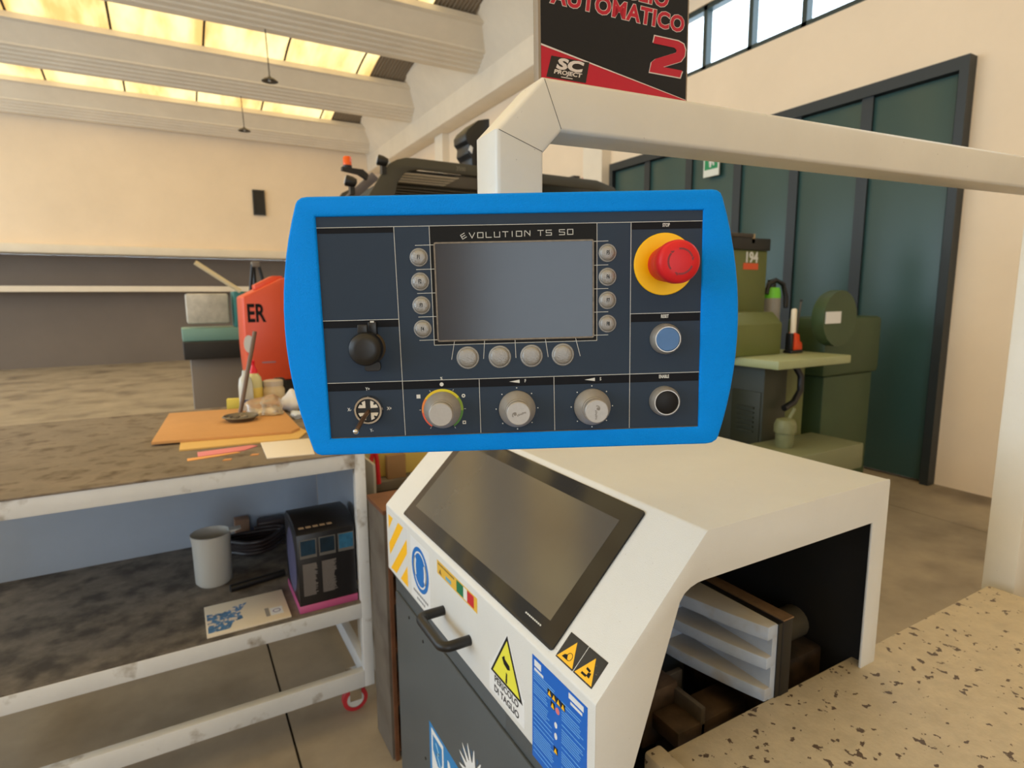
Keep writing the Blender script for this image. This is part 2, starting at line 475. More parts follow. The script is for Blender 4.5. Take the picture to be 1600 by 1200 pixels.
MB().curve2d([[(a*.985, b*.985) for a, b in outline]], -0.10, -0.030, FRONT, bevel=0.006).build('housing', M_blue, cp, local=True, smooth=40)
MB().box(-.10, .10, -.112, .1185, -.235, -.10, FRONT).build('rear_box', M_blue, cp, local=True, bevel=.006)
MB().lathe([(.05,0),(.05,.008),(.036,.012)], 24, Frame((.0,.165,.1185),(1,0,0),(0,1,0),(0,0,1))).build('swivel_collar', M_armp, cp, local=True, smooth=40)
fp = MB().box(-.178, .1825, -.1065, .1015, -.02, 0, FRONT).build('face_plate', M_plate, cp, local=True)
Z1, Z2, Z3 = .0002, .0004, .0006
m = MB()
for a, b, c, d in ((-177,-107,86,91.2),(-177,-107,-.5,6.2),(-177,181,-60.5,-52.8),(114,181,84.5,91.2),(114,181,-2,5.6)):
    m.box(a/1000, b/1000, c/1000, d/1000, 0, Z1, FRONT)
m.build('header_band', M_band, fp, local=True)
MB().box(-.0745, .0814, -.0188, .091, 0, Z1, FRONT).build('screen_surround', M_blk, fp, local=True)
m = MB(); LW = .00045
def ln(x0, y0, x1, y1, w=LW): m.stroke([(x0/1000, y0/1000), (x1/1000, y1/1000)], w, 0, Z2, FRONT)
ln(-177,91.3,181.5,91.3); ln(-107,91,-106,-105.8); ln(-177,6.5,-107,6.5); ln(-177,-52.6,181.5,-52.0)
ln(113.8,91,113.2,-105.8); ln(-32.9,-53,-32.9,-105.8); ln(39.3,-53,39.5,-105.8); ln(114,6,181.5,6.2)
ln(-74.5,91,-74.3,-18.9); ln(81.6,91,81.2,-18.6); ln(-74.3,-18.9,81.2,-18.6)
for k in range(5):
    ln(-88,74-22*k,-70,74.2-22*k); ln(77.5,74.4-22*k,92,74.6-22*k)
for a, b in ((-55,-58.5),(-26.5,-28),(2.5,3),(31.5,34),(60.5,65)): ln(a,-15,b,-33)
m.build('printed_lines', M_line, fp, local=True)
# EVOLUTION TS 50 in squared stroke letters
G = {'V':[[(0,1),(.5,0),(1,1)]],'O':[[(0,0),(1,0),(1,1),(0,1),(0,0)]],'L':[[(0,1),(0,0),(1,0)]],'U':[[(0,1),(0,0),(1,0),(1,1)]],
     'T':[[(0,1),(1,1)],[(.5,1),(.5,0)]],'I':[[(.5,0),(.5,1)]],'N':[[(0,0),(0,1),(.2,1),(1,.1),(1,0)],[(1,0),(1,1)]],
     'S':[[(1,1),(0,1),(0,.5),(1,.5),(1,0),(0,0)]],'5':[[(1,1),(0,1),(0,.55),(1,.5),(1,0),(0,0)]],'0':[[(0,0),(1,0),(1,1),(0,1),(0,0)]],
     'E':[[(1,1),(0,1),(0,0),(1,0)],[(0,.5),(.9,.5)]]}
m = MB(); x = -45.5
for ch in 'EVOLUTION TS 50':
    if ch == ' ': x += 4.6; continue
    wd = 5.0 if ch != 'I' else 2.2
    f2 = FRONT.at(x/1000, .0796+.0016*(x+45)/97/1, 0)
    if ch == 'E': f2 = FRONT.at((x+1.6)/1000, .0788, 0, math.radians(30))
    hh = 4.6 if ch != 'E' else 4.0
    for st in G[ch]: m.stroke([(a*wd/1000*(.8 if ch == 'E' else 1), b*hh/1000) for a, b in st], .0006, 0, Z2, f2)
    x += wd+2.75
m.build('lettering', M_line, fp, local=True)
# screen
M_scr = mat('grey_lcd_film', (52,53,60), 0.17, var=0.05, vscale=25, spec=0.4)
sc1 = MB().curve2d([rect(-.0712,.0785,-.0158,.0764,.002), rect(-.0698,.0771,-.0144,.0750,.001)], 0, .0012, FRONT).build('screen_bezel', mat('worn_grey_edge', (128,118,104), .5, var=.3, vscale=200), cp, local=True)
MB().box(-.0699,.0772,-.0145,.0751, 0, .0006, FRONT).build('screen', M_scr, cp, local=True)
# keys
def key(r):
    return MB().lathe([(r*1.08,0),(r*1.06,.0005),(r*.98,.0008),(r*.93,.0006),(r*.9,.0012),(r*.7,.0021),(r*.4,.0027),(0,.0029)], 28, FRONT)
kf = None
for i in range(8):
    x = -.0852+.0002*(i % 4) if i < 4 else .0916
    z = (.0631, .0409, .0189, -.0033)[i % 4]+(.0005 if i > 3 else 0)
    kf = key(.0079).build('function_key', M_silver, cp, local=True, smooth=60, loc=(x, 0, z)) if kf is None else share(kf, cp, (x, 0, z))
    MB().text('F%d' % (i+1), .0052, FRONT.at(0, 0, .0029), 0, .0002, sx=.6, offset=.00012).build('lettering', M_blk, kf, local=True)
ks = None
for x, z in ((-.0430,-.0318),(-.0124,-.0318),(.0180,-.0317),(.0483,-.0313)):
    ks = key(.0101).build('soft_key', M_silver, cp, local=True, smooth=60, loc=(x, 0, z)) if ks is None else share(ks, cp, (x, 0, z))
# port with black flip cap
c0 = FRONT.at(-.136, -.0195, 0)
pt = MB().lathe([(.0158,0),(.0158,.006),(.0145,.0085),(.012,.0085)], 32, c0).build('port_collar', mat('brass_dark', (120,104,78), .4, metal=.6), cp, local=True, smooth=40)
MB().lathe([(.0150,.0085),(.0156,.011),(.0154,.0185),(.0138,.0215),(.008,.0228),(0,.0230)], 32, c0).build('cap', M_rubber, pt, local=True, smooth=50)
MB().box(-.0065,.0025,.0135,.0225,.012,.0165,c0).box(.0015,.0095,.012,.0245,.0005,.008,c0).build('hinge_strap', M_rubber, pt, local=True, bevel=.001)
MB().curve2d([rect(-.0035,.0115,-.0215,-.0125,.003)], .006, .0095, c0, .0005).build('pull_tab', M_rubber, pt, local=True)
MB().box(.004,.0075,.0238,.0252,.008,.0083,c0).build('paint_nick', M_line, pt, local=True)
# joystick
c1 = FRONT.at(-.1395, -.0792, 0)
js = MB().lathe([(.0142,0),(.0142,.003),(.0130,.0052),(.0113,.0052),(.0108,.0005)], 32, c1, caps=False).build('joystick_ring', M_chrome, cp, local=True, smooth=35)
MB().lathe([(.0108,.0),(.0108,.0028),(0,.0028)], 24, c1).build('dark_well', M_rubber, js, local=True)
for k in range(4):
    a = k*PI/2
    f2 = c1.at(0, 0, 0, a)
    q = [(.0024,.0024),(.0075,.0024)]+[(.0098*math.cos(t), .0098*math.sin(t)) for t in (math.radians(16), math.radians(36))]+[(.0056,.0050),(.0050,.0056)]+[(.0098*math.cos(t), .0098*math.sin(t)) for t in (math.radians(54), math.radians(74))]+[(.0024,.0075)]
    MB().prism(q, .0028, .0042, f2).build('gate_segment', mat('ivory_plastic', (222,216,204), .45), js, local=True)
MB().tube([c1(0,-.001,.002), c1(-.003,-.006,.017), c1(-.0064,-.0135,.030)], .0021, 12).build('stick', mat('bronze_steel', (150,122,102), .3, metal=.9), js, local=True, smooth=50)
MB().lathe([(0,-.003),(.0021,-.0022),(.003,0),(.0021,.0022),(0,.003)], 12, Frame(c1(-.0066,-.014,.031), FRONT.u, FRONT.v, FRONT.n)).build('ball_tip', M_chrome, js, local=True, smooth=60)
m = MB()
for s_, a, b in (('Y+',0.0,.0200),('Y-',.0015,-.0205),('X-',-.0185,.0005),('X+',.0195,.0005)): m.text(s_, .0042, c1.at(a, b), 0, Z2, sx=.8, offset=.0001)
m.build('joystick_marks', M_line, fp, local=True)
# dials
def dial(x, z, ring=False):
    f = FRONT.at(x, z, 0)
    base = MB().lathe([(.0176,0),(.0178,.004),(.0174,.0055),(.0118,.0140),(.0116,.0135)], 40, f).build('dial_skirt', M_alu, cp, local=True, smooth=30)
    MB().lathe([(.0116,.011),(.0116,.016),(.0110,.0163),(.0112,.0168),(.0112,.0255),(.0104,.0264),(0,.0264)], 40, f).build('dial_knob', M_alu, base, local=True, smooth=30)
    return f, base
f, dl = dial(-.0690, -.0812)
for a0, a1, c, nm in ((188,236,(228,92,62),'red'),(146,188,(236,138,62),'orange'),(96,146,(226,196,30),'yellow'),(36,96,(214,204,24),'lemon'),(-4,36,(132,160,34),'olive'),(-58,-4,(74,128,44),'green')):
    MB().prism(arc_poly(.0150, .0200, math.radians(a0), math.radians(a1), 14), 0, .0007, f).build('scale_arc', mat('scale_'+nm, c, .5), dl, local=True)
m = MB()
m.box(-.0245,-.0208,.0115,.0152,0,Z2,f); m.prism(circle(.0019, 20, 0, .0245), 0, Z2, f)
m.curve2d([circle(.0018, 20, .0205, .0128), circle(.0008, 12, .0205, .0128)], 0, Z2, f)
m.curve2d([rect(.0188,.0220,-.0150,-.0118), rect(.0196,.0212,-.0142,-.0126)], 0, Z2, f)
for a in (236, 180, 122, 60, 0, -58):
    a = math.radians(a); m.stroke([(.0209*math.cos(a), .0209*math.sin(a)), (.0222*math.cos(a), .0222*math.sin(a))], .0004, 0, Z2, f)
m.text('%', .0042, f.at(0, .0300), 0, Z2, sx=.8, offset=.0001)
M_etch = mat('grey_etching', (132,128,122), .5)
for x, z, ch, rot in ((.0030,-.0826,'F',.35),(.0762,-.0829,'S',-1.55)):
    f, dl = dial(x, z)
    for k in range(8):
        a = PI/8*2*k; m.prism(circle(.0006, 10, .0203*math.cos(a), .0203*math.sin(a)), 0, Z2, f)
    m.text(ch, .0042, f.at(.0085, .0268), 0, Z2, sx=.8, offset=.0001)
    m.prism([(-.0070,.0265),(.0030,.0250),(.0030,.0282)], 0, Z2, f)
    g = f.at(0, -.0005, .0264, rot)
    e = MB()
    e.curve2d([arc_poly(.0018, .0028, .6, 3.6, 10, -.0035, .0004)], 0, .0001, g)
    e.prism(circle(.0015, 10, -.0030, .0012), 0, .0001, g)
    for k in range(7): e.box(-.0018+k*.0013, -.0009+k*.0013, -.0018+.0002*(k % 3), -.0002+.0003*((k*2) % 3), 0, .0001, g)
    e.build('emblem', M_etch, dl, local=True)
m.build('dial_marks', M_line, fp, local=True)
# emergency stop
f = FRONT.at(.1455, .0520, 0)
es = MB().lathe([(.0290,0),(.0290,.0015),(.0284,.0020),(0,.0020)], 48, f).build('emergency_plate', mat('signal_yellow', (255,200,0), .45, spec=.3), cp, local=True, smooth=35)
MB().lathe([(.0160,.002),(.0160,.0145),(.0172,.0152),(.0172,.0190),(.0166,.0196),(.0172,.0202),(.0172,.0240),(.0166,.0246),(.0172,.0252),(.0172,.0300),(.0186,.0315),(.0190,.034),(.0190,.0425),(.0182,.0455),(.0160,.0475),(.010,.0486),(0,.0488)], 48, f).build('mushroom_button', mat('signal_red', (212,32,38), .42, spec=.3, var=.05, vscale=60), es, local=True, smooth=40)
m2 = MB()
for k in range(3):
    a = k*2*PI/3+.35
    m2.prism(arc_poly(.0098, .0116, a, a+1.35, 8), .0480, .0486, f)
    b = a-.05
    m2.prism([(.0088*math.cos(b), .0088*math.sin(b)), (.0126*math.cos(b), .0126*math.sin(b)), (.0107*math.cos(b-.28), .0107*math.sin(b-.28))], .0480, .0486, f)
m2.build('arrow_marks', mat('dark_red_print', (128,26,30), .5), es, local=True)
# push buttons
M_shell = mat('pearl_bezel', (190,186,180), .35, metal=.6)
for z, nm, c, conc in ((-.0186,'blue',(84,124,178),False),(-.0795,'black',(20,20,22),True)):
    f = FRONT.at(.1474, z, 0)
    pb = MB().lathe([(.0148,0),(.0148,.0035),(.0140,.0075),(.0122,.0105),(.0114,.0105),(.0112,.007)], 40, f).build('button_bezel', M_shell, cp, local=True, smooth=35)
    if conc: pr = [(.0112,.004),(.0112,.0092),(.0106,.0096),(0,.0096)]
    else: pr = [(.0112,.004),(.0112,.0103),(.0104,.0110),(0,.0110)]
    MB().lathe(pr, 40, f).build('push_button', mat('button_'+nm, c, .5, spec=.3, var=.06, vscale=120), pb, local=True, smooth=35)
for s_, z in (('STOP',.0880),('RESET',.0028),('ENABLE',-.0556)): MB().text(s_, .0046, FRONT.at(.1470, z), 0, Z3, sx=.62, offset=.00012).build('button_caption', M_line, fp, local=True)
# black O-ring dirt gap along the bottom edge
MB().box(-.176,.181,-.1062,-.1056,0,.0012,FRONT).build('gasket', mat('grimy_gasket', (92,84,72), .8, var=.4, vscale=150), cp, local=True)

# ------------------------------------------------------------------ support arm
AD = V((0.99812573, -0.05978704, 0.013059)).normalized()
AYAW = math.atan2(AD.y, AD.x)
arm = thing('support_arm', 'cream square steel tube arm bending down to the top of the blue control panel', 'support arm', (.354, .63, 1.55), AYAW)
AF = Frame((.324, .600, 0), (math.cos(AYAW), math.sin(AYAW), 0), (0,0,1), (math.sin(AYAW), -math.cos(AYAW), 0))  # u along arm, v up, n to viewer
T = .060
sl = AD.z/math.hypot(AD.x, AD.y)
def tubeseg(pl, name):
    A, B, C_, D = [V(q) for q in (pl[3], pl[2], pl[1], pl[0])] if name == 'drop_tube' else [V(q) for q in pl]
    sq = rect(0, 1, 0, 1, .09, 4); n = len(sq); vs = []
    for e0, e1 in ((B, A), (C_, D)):
        vs += [AF(*(e0.lerp(e1, t)), -T*w) for t, w in sq]
    MB().add(vs, [tuple(range(n))[::-1], tuple(range(n, 2*n))]+[(i, (i+1) % n, n+(i+1) % n, n+i) for i in range(n)]).build(name, M_armp, arm, smooth=30)
zt = 1.6975
A1, B1 = (0,1.634), (.060,1.614)
A2, B2 = (.0595,1.6965), (.0835,1.6395)
g = .0
tubeseg([(0,1.546),(.060,1.546),(B1[0],B1[1]-g),(A1[0],A1[1]-g)], 'drop_tube')
tubeseg([(A1[0],A1[1]+g),(B1[0],B1[1]+g),(B2[0]-g,B2[1]),(A2[0]-g,A2[1])], 'elbow_piece')
L = 1.25
tubeseg([(A2[0]+g,A2[1]),(B2[0]+g,B2[1]),(B2[0]+L,B2[1]+L*sl),(A2[0]+L+.02,A2[1]+(L+.02)*sl)], 'boom_tube')
MB().prism([(B2[0]+L-.06,0.0),(B2[0]+L,0.0),(B2[0]+L,B2[1]+L*sl+.03),(B2[0]+L-.06,B2[1]+L*sl+.03)], -T-.002, .002, AF).build('post_tube', M_armp, arm, bevel=.004)
MB().box(B2[0]+L-.14, B2[0]+L+.08, 0, .012, -T-.08, .08, Frame(AF.o, AF.u, AF.v, AF.n)).build('base_foot', M_armp, arm)
m = MB()
m.stroke([(A1[0]+.003,A1[1]-.001), (B1[0]-.003,B1[1]+.001)], .0006, .0001, .0002, AF); m.stroke([(A2[0]+.001,A2[1]-.003), (B2[0]-.001,B2[1]+.003)], .0006, .0001, .0002, AF)
m.build('weld_seam', mat('dark_seam_gap', (52,46,40), .8), arm)

# ------------------------------------------------------------------ placard standing on the arm
sgo = AF(.066, A2[1]+.0005, -.024)
sg = thing('placard', 'black and red framed placard reading AUTOMATICO 2 standing on the cream arm', 'sign', tuple(sgo), AYAW)
SFr = Frame(sgo, AD, AF.n.cross(AD).normalized(), AF.n)
if SFr.v.z < 0: SFr.v = -SFr.v
SW, SH = .226, .318
MB().box(0, SW, 0, SH, -.012, 0, SFr).build('board', mat('placard_edge', (150,132,108), .5), sg, bevel=.001)
MB().box(.0035, SW-.003, .001, SH-.003, 0, .0004, SFr).build('black_field', mat('placard_black', (32,32,34), .55, spec=.25, dirt=((150,150,150), 320, .78, .8), var=.05, vscale=5), sg)
M_pred = mat('placard_red', (190,26,52), .35)
MB().prism([(.0035,.001),(SW-.003,.001),(SW-.003,.0075),(.0035,.0420)], .0004, .0007, SFr).build('red_band', M_pred, sg)
M_pwh = mat('placard_white', (222,214,208), .4)
MB().prism([(.0035,.0420),(SW-.003,.0075),(SW-.003,.0081),(.0035,.0440)], .0004, .0008, SFr).build('white_stripe', M_pwh, sg)
def outlined(txt, size, fr, sx, shear, sp=1.0, off=.0009):
    MB().text(txt, size, fr, .0004, .0002, sx=sx, shear=shear, spacing=sp, offset=off+.0007).build('letter_outline', M_pwh, sg)
    MB().text(txt, size, fr, .0006, .0002, sx=sx, shear=shear, spacing=sp, offset=off).build('lettering', M_pred, sg)
outlined('AUTOMATICO', .0265, SFr.at(.117, .0985), 1.08, .12, 1.07)
outlined('TAGLIO', .0265, SFr.at(.136, .1235), 1.08, .12, 1.07)
# squared numeral 2
two = [(-.020,-.027),(.022,-.027),(.024,-.016),(-.003,-.016),(.020,-.003),(.0245,.006),(.0245,.016),(.021,.024),(.013,.027),(-.019,.027),(-.020,.016),(.009,.016),(.0125,.013),(.012,.009),(-.014,-.006),(-.019,-.012)]
cx = sum(p[0] for p in two)/len(two)
f2 = SFr.at(.189, .0565)
MB().prism([(a*1.26+.12*b, b*.86) for a, b in two], .0005, .0007, f2).build('numeral_outline', M_pwh, sg)
MB().prism([(a*1.2+.12*b, b*.81) for a, b in two], .0007, .0009, f2).build('numeral', M_pred, sg)
lg = SFr.at(.040, .0200)
lgp = MB().prism([(-.030,-.0115),(.025,-.0115),(.030,.0125),(-.023,.0125)], .0007, .0010, lg).build('logo_field', mat('logo_black', (30,28,28), .4), sg)
MB().text('SC', .0165, lg.at(.001,.0046), .0010, .0002, sx=1.85, shear=.2, offset=.0008).build('logo_lettering', M_pwh, lgp)
MB().text('PROJECT', .0064, lg.at(-.001,-.0044), .0010, .0002, sx=1.5, shear=.2, offset=.0002).build('logo_lettering', M_pwh, lgp)
MB().box(-.010,.006,-.0098,-.0089,.0010,.0012,lg).build('logo_line', M_pwh, lgp)

# ------------------------------------------------------------------ sawing machine
XS, Y0, Y1 = .415, .525, 1.356
saw = thing('sawing_machine', 'white and grey sawing machine with slanted black touch screen below the control panel', 'machine', (.73, .94, 0))
SF = Frame((0,0,0), (1,0,0), (0,0,1), (0,1,0))            # section X,Z extruded along Y
def fillet(path, r, k=4):
    out = [path[0]]
    for a, b, c in zip(path[:-2], path[1:-1], path[2:]):
        a, b, c = V(a), V(b), V(c)
        d1 = (a-b).normalized(); d2 = (c-b).normalized()
        ang = d1.angle(d2); t = r/math.tan(ang/2)
        p, q = b+d1*t, b+d2*t
        cen = b+(d1+d2).normalized()*(r/math.sin(ang/2))
        for i in range(k+1):
            m_ = (p-cen).lerp(q-cen, i/k); m_.normalize(); out.append(tuple(cen+m_*r))
    out.append(path[-1]); return out
outer = fillet([(XS+.02,.782),(XS,.782),(XS,.95),(.600,1.138),(1.043,1.138),(1.043,.70)], .007)
innr = fillet([(XS+.02,.7845),(XS+.0025,.7845),(XS+.0025,.949),(.601,1.1355),(1.0405,1.1355),(1.0405,.70)], .005)
MB().prism(outer+innr[::-1], Y0, Y1, SF).build('hood_shell', M_white, saw, smooth=30)
def side(y0, y1, arch):
    if arch:
        p = [(XS+.001,.66),(XS+.001,.95),(.600,1.1375),(1.042,1.1375),(1.042,.66),(1.0,.66),(1.0,1.068),(.600,1.068)]
        p += [(.586,1.0675),(.572,1.064),(.561,1.058),(.553,1.048),(.549,1.036),(.419,.66)]
    else: p = [(XS+.001,.785),(XS+.001,.95),(.600,1.1375),(1.042,1.1375),(1.042,.785)]
    return MB().prism(p, y0, y1, SF)
side(Y0-.0005, Y0+.004, True).build('side_panel', M_white, saw, bevel=.0012)
side(Y1-.004, Y1+.0005, False).build('side_panel', M_white, saw)
M_grey = mat('dark_grey_cabinet_paint', (76,82,86), .4, var=.05, vscale=5, bump=.2, bscale=600)
M_int = mat('interior_shade_black', (16,15,15), .7, var=.3, vscale=12)
MB().box(.428, 1.03, .78, 1.345, .03, .784).build('cabinet', M_grey, saw, bevel=.003)
MB().box(.428, .47, .54, .78, .03, .784).build('cabinet', M_grey, saw)
dr = MB().box(.4225, .4285, .60, 1.332, .06, .733).build('cabinet_door', M_grey, saw, bevel=.002)
GD = Frame((.4225,0,0), (0,-1,0), (0,0,1), (-1,0,0))
for y, z in ((1.147,.697),(1.153,.404),(1.235,.71)): MB().lathe([(.004,0),(.003,.002),(0,.0022)], 10, GD.at(-y, z)).build('screw_head', M_rubber, dr)
MB().box(.44, 1.0, .58, 1.33, 0, .03).build('plinth', M_dark, saw)
# near-black panels put the shade inside the hood into colour, behind the arch
MB().prism([(.475,.5),(1.035,.5),(1.035,1.13),(.605,1.13),(.475,.99)], .90, .905, SF).build('interior_shade_panel', M_int, saw)
MB().box(1.02, 1.025, .53, .90, .5, 1.13).build('interior_shade_panel', M_int, saw)
MB().box(.475, .48, .56, .90, .5, .99).build('interior_shade_panel', M_int, saw)
MB().box(.48, 1.02, .56, .90, .60, .62).build('interior_shade_panel', M_int, saw)
# touch screen on the slope
sdx, sdz = .185, .188; SL = math.hypot(sdx, sdz)
SV = V((sdx/SL, 0, sdz/SL)); SN = V((-sdz/SL, 0, sdx/SL))
SLF = Frame((XS, 0, .95), (0,-1,0), SV, SN)
ts = MB().curve2d([rect(-1.249,-.634,.011,.2515,.006)], 0, .003, SLF, .0006).build('touch_screen', mat('black_glass_border', (30,31,34), .12, spec=.35), saw, smooth=30)
MB().box(-1.222,-.668,.042,.222,.003,.0033,SLF).build('display_area', mat('grey_display_film', (66,64,63), .14, var=.08, vscale=6, spec=1.0), ts)
m = MB()
for k in range(9): m.box(-.722+k*.005,-.7185+k*.005,.0270,.0292,.003,.0032,SLF)
m.build('tiny_print', M_line, ts)
# stickers on slope
M_wy = mat('warning_yellow', (250,190,20), .45)
for k, y in enumerate((.625,.5835)):
    f = SLF.at(-y, .0105)
    st = MB().box(0,.040,0,.0385,0,.0004,f).build('warning_sticker', mat('sticker_black', (34,32,28), .5, var=.3, vscale=120, dirt=((120,110,90), 160, .66, .75)), saw, label='black warning sticker with yellow triangle on the slanted hood')
    MB().prism([(.002,.002),(.038,.002),(.020,.0325)], .0004, .0007, f).build('triangle', M_wy, st)
    m = MB()
    if k == 0:
        m.curve2d([circle(.0055, 20, .023, .0115), circle(.0046, 20, .023, .0115)], .0007, .0009, f)
        m.prism([(.010,.006),(.022,.006),(.018,.0125),(.013,.0105)], .0007, .0009, f)
    else:
        m.prism([(.012,.006),(.022,.006),(.022,.009),(.012,.009)], .0007, .0009, f)
        m.prism([(.016,.0145),(.024,.0135),(.024,.0165),(.016,.0175)], .0007, .0009, f)
        m.prism([(.022,.008),(.028,.0075),(.027,.014),(.022,.013)], .0007, .0009, f)
    m.build('pictogram', M_blk, st)
# stickers on the front strip
TF = Frame((XS, 0, 0), (0,-1,0), (0,0,1), (-1,0,0))
M_lblw = mat('white_label', (224,226,228), .45)
st = MB().box(-1.344,-1.208,.790,.938,0,.0002,TF).build('hazard_sticker', mat('pale_label', (214,216,216), .45), saw, label='white square with diagonal yellow stripes')
m = MB()
for q in ([(-1.341,.930),(-1.307,.930),(-1.341,.893)],[(-1.269,.932),(-1.234,.932),(-1.337,.828),(-1.342,.851),(-1.342,.856)],[(-1.2125,.912),(-1.2125,.878),(-1.293,.797),(-1.334,.795)],[(-1.2125,.848),(-1.2125,.797),(-1.263,.797)]): m.prism(q, .0002, .0004, TF)
m.build('yellow_stripe', M_wy, st)
M_sblue = mat('mandatory_blue', (20,110,192), .45)
st = MB().box(-1.188,-1.076,.793,.932,0,.0003,TF).build('ear_protection_sticker', M_lblw, saw, label='white sticker with blue ear protection sign')
f = TF.at(-1.132, .872)
MB().prism(circle(.050, 36), .0003, .0005, f).build('blue_disc', M_sblue, st)
m = MB()
m.curve2d([circle(.038, 30, 0, 0, .041), circle(.034, 30, 0, 0, .037)], .0005, .0007, f)
m.prism(arc_poly(.020,.039,2.5,3.8,8), .0005, .0007, f); m.prism(arc_poly(.020,.039,-.66,.64,8), .0005, .0007, f)
m.build('ear_muffs', M_lblw, st)
MB().prism(circle(.024, 28, 0, 0, .036), .0007, .0009, f).build('head_shape', M_sblue, st)
m = MB()
for k in range(9): m.box(-.043+k*.0098,-.036+k*.0098,-.0625,-.0570,.0003,.0005,f)
for k in range(5): m.box(-.022+k*.0098,-.015+k*.0098,-.0745,-.0690,.0003,.0005,f)
m.build('caption', mat('grey_print', (120,122,126), .5), st)
st = MB().box(-1.034,-.855,.9085,.9365,0,.0003,TF).build('service_sticker', mat('ochre_label', (222,178,62), .45), saw, label='narrow yellow sticker with Italian flag')
for a, b, c, nm in ((-.941,-.911,(20,112,72),'flag_green'),(-.911,-.895,(226,224,216),'flag_white'),(-.895,-.868,(196,38,44),'flag_red')):
    MB().box(a, b, .9115, .934, .0003, .0005, TF).build('flag_field', mat(nm, c, .45), st)
m = MB()
for k in range(12): m.box(-1.028+k*.0065,-1.0235+k*.0065,.9290,.9325,.0003,.0005,TF)
m.prism([(-1.025,.912),(-1.012,.912),(-1.0185,.9225)], .0003, .0005, TF)
m.build('print_marks', mat('brown_print', (110,88,50), .5), st)
MB().box(-.992,-.966,.9125,.9195,.0003,.0005,TF).build('blue_mark', mat('pale_blue_print', (104,164,190), .5), st)
# handle
hd = [(XS,1.006,.842)]
for k in range(7):
    a = PI/2*k/6; hd.append((XS-.036-.016*math.sin(a), 1.006-.016*(1-math.cos(a)), .842))
for k in range(7):
    a = PI/2*k/6; hd.append((XS-.036-.016*math.cos(a), .888+.016*(1-math.sin(a)), .842))
hd.append((XS,.888,.842))
MB().tube(hd, .0095, 14).build('door_handle', M_rubber, saw, smooth=50, label='black bow handle')
# PERICOLO DI TAGLIO
st = MB().box(-.812,-.697,.797,.845,0,.0003,TF).prism([(-.806,.845),(-.702,.845),(-.749,.928)], 0, .0003, TF).build('cutting_danger_sticker', M_lblw, saw, label='yellow triangle sticker reading PERICOLO DI TAGLIO')
tri = lambda s_: [(-.754+(a+.754)*s_, .864+(b-.864)*s_) for a, b in ((-.806,.834),(-.702,.834),(-.749,.924))]
MB().prism(tri(1.0), .0003, .0005, TF).build('triangle_border', M_blk, st)
MB().prism(tri(.84), .0005, .0007, TF).build('triangle', mat('pale_yellow', (230,226,70), .45), st)
m = MB()
f = TF.at(-.752, .862)
m.prism([(-.014,.016),(-.006,.023),(-.004,.018),(.010,.014),(.012,.008),(.004,.004),(-.008,.008)], .0007, .0009, f)
m.prism([(-.003,-.022),(.002,-.022),(.003,-.004),(-.001,-.003)], .0007, .0009, f)
m.build('cut_hand_pictogram', M_blk, st)
MB().text('PERICOLO', .0165, TF.at(-.754,.8255), .0003, .0002, sx=1.02, offset=.0005).text('DI TAGLIO', .0165, TF.at(-.754,.8075), .0003, .0002, sx=1.02, offset=.0005).build('lettering', mat('dark_text', (52,52,56), .5), st)
# blue safety label
M_lb = mat('safety_label_blue', (0,98,198), .42)
st = MB().box(-.674,-.541,.772,.936,0,.0003,TF).build('safety_label', M_lb, saw, label='blue label with fine white text and small warning icons')
m = MB(); random.seed(3)
for cx0, cx1, ya, yb in ((-.670,-.612,.912,.778),(-.598,-.545,.908,.778)):
    y = ya
    while y > yb:
        if not (abs(y-.880) < .028 and cx0 < -.65 and False):
            x = cx0
            xe = cx1-random.random()*.014-(.012 if .855 < y < .907 and cx0 < -.65 else 0)
            m.box(x, xe, y-.0007, y+.0007, .0003, .00045, TF)
        y -= .0038 if random.random() < .8 else .0075
m.build('fine_print', mat('pale_blue_text', (104,166,226), .5), st)
m = MB()
m.box(-.668,-.650,.921,.931,.0003,.0005,TF).box(-.668,-.644,.914,.918,.0003,.0005,TF)
m.box(-.582,-.549,.924,.932,.0003,.0005,TF).box(-.578,-.552,.917,.921,.0003,.0005,TF)
m.prism(circle(.0035,12,-.612,.863,.0045), .0003, .0005, TF).prism(circle(.0035,12,-.612,.846,.005), .0003, .0005, TF)
m.build('white_marks', M_lblw, st, kind='stuff')
for a, b in ((-.628,.902),(-.617,.902),(-.606,.902),(-.595,.902),(-.620,.888),(-.612,.824)):
    MB().box(a-.005,a+.005,b-.005,b+.005,.0003,.0005,TF).build('icon_field', M_blk, st)
    MB().prism([(a-.0042,b-.0042),(a+.0042,b-.0042),(a,b+.004)], .0005, .0006, TF).build('icon_triangle', M_wy, st)
MB().prism(circle(.0048,16,-.608,.887), .0003, .0005, TF).build('prohibition_icon', mat('pink_red', (222,120,120), .5), st)
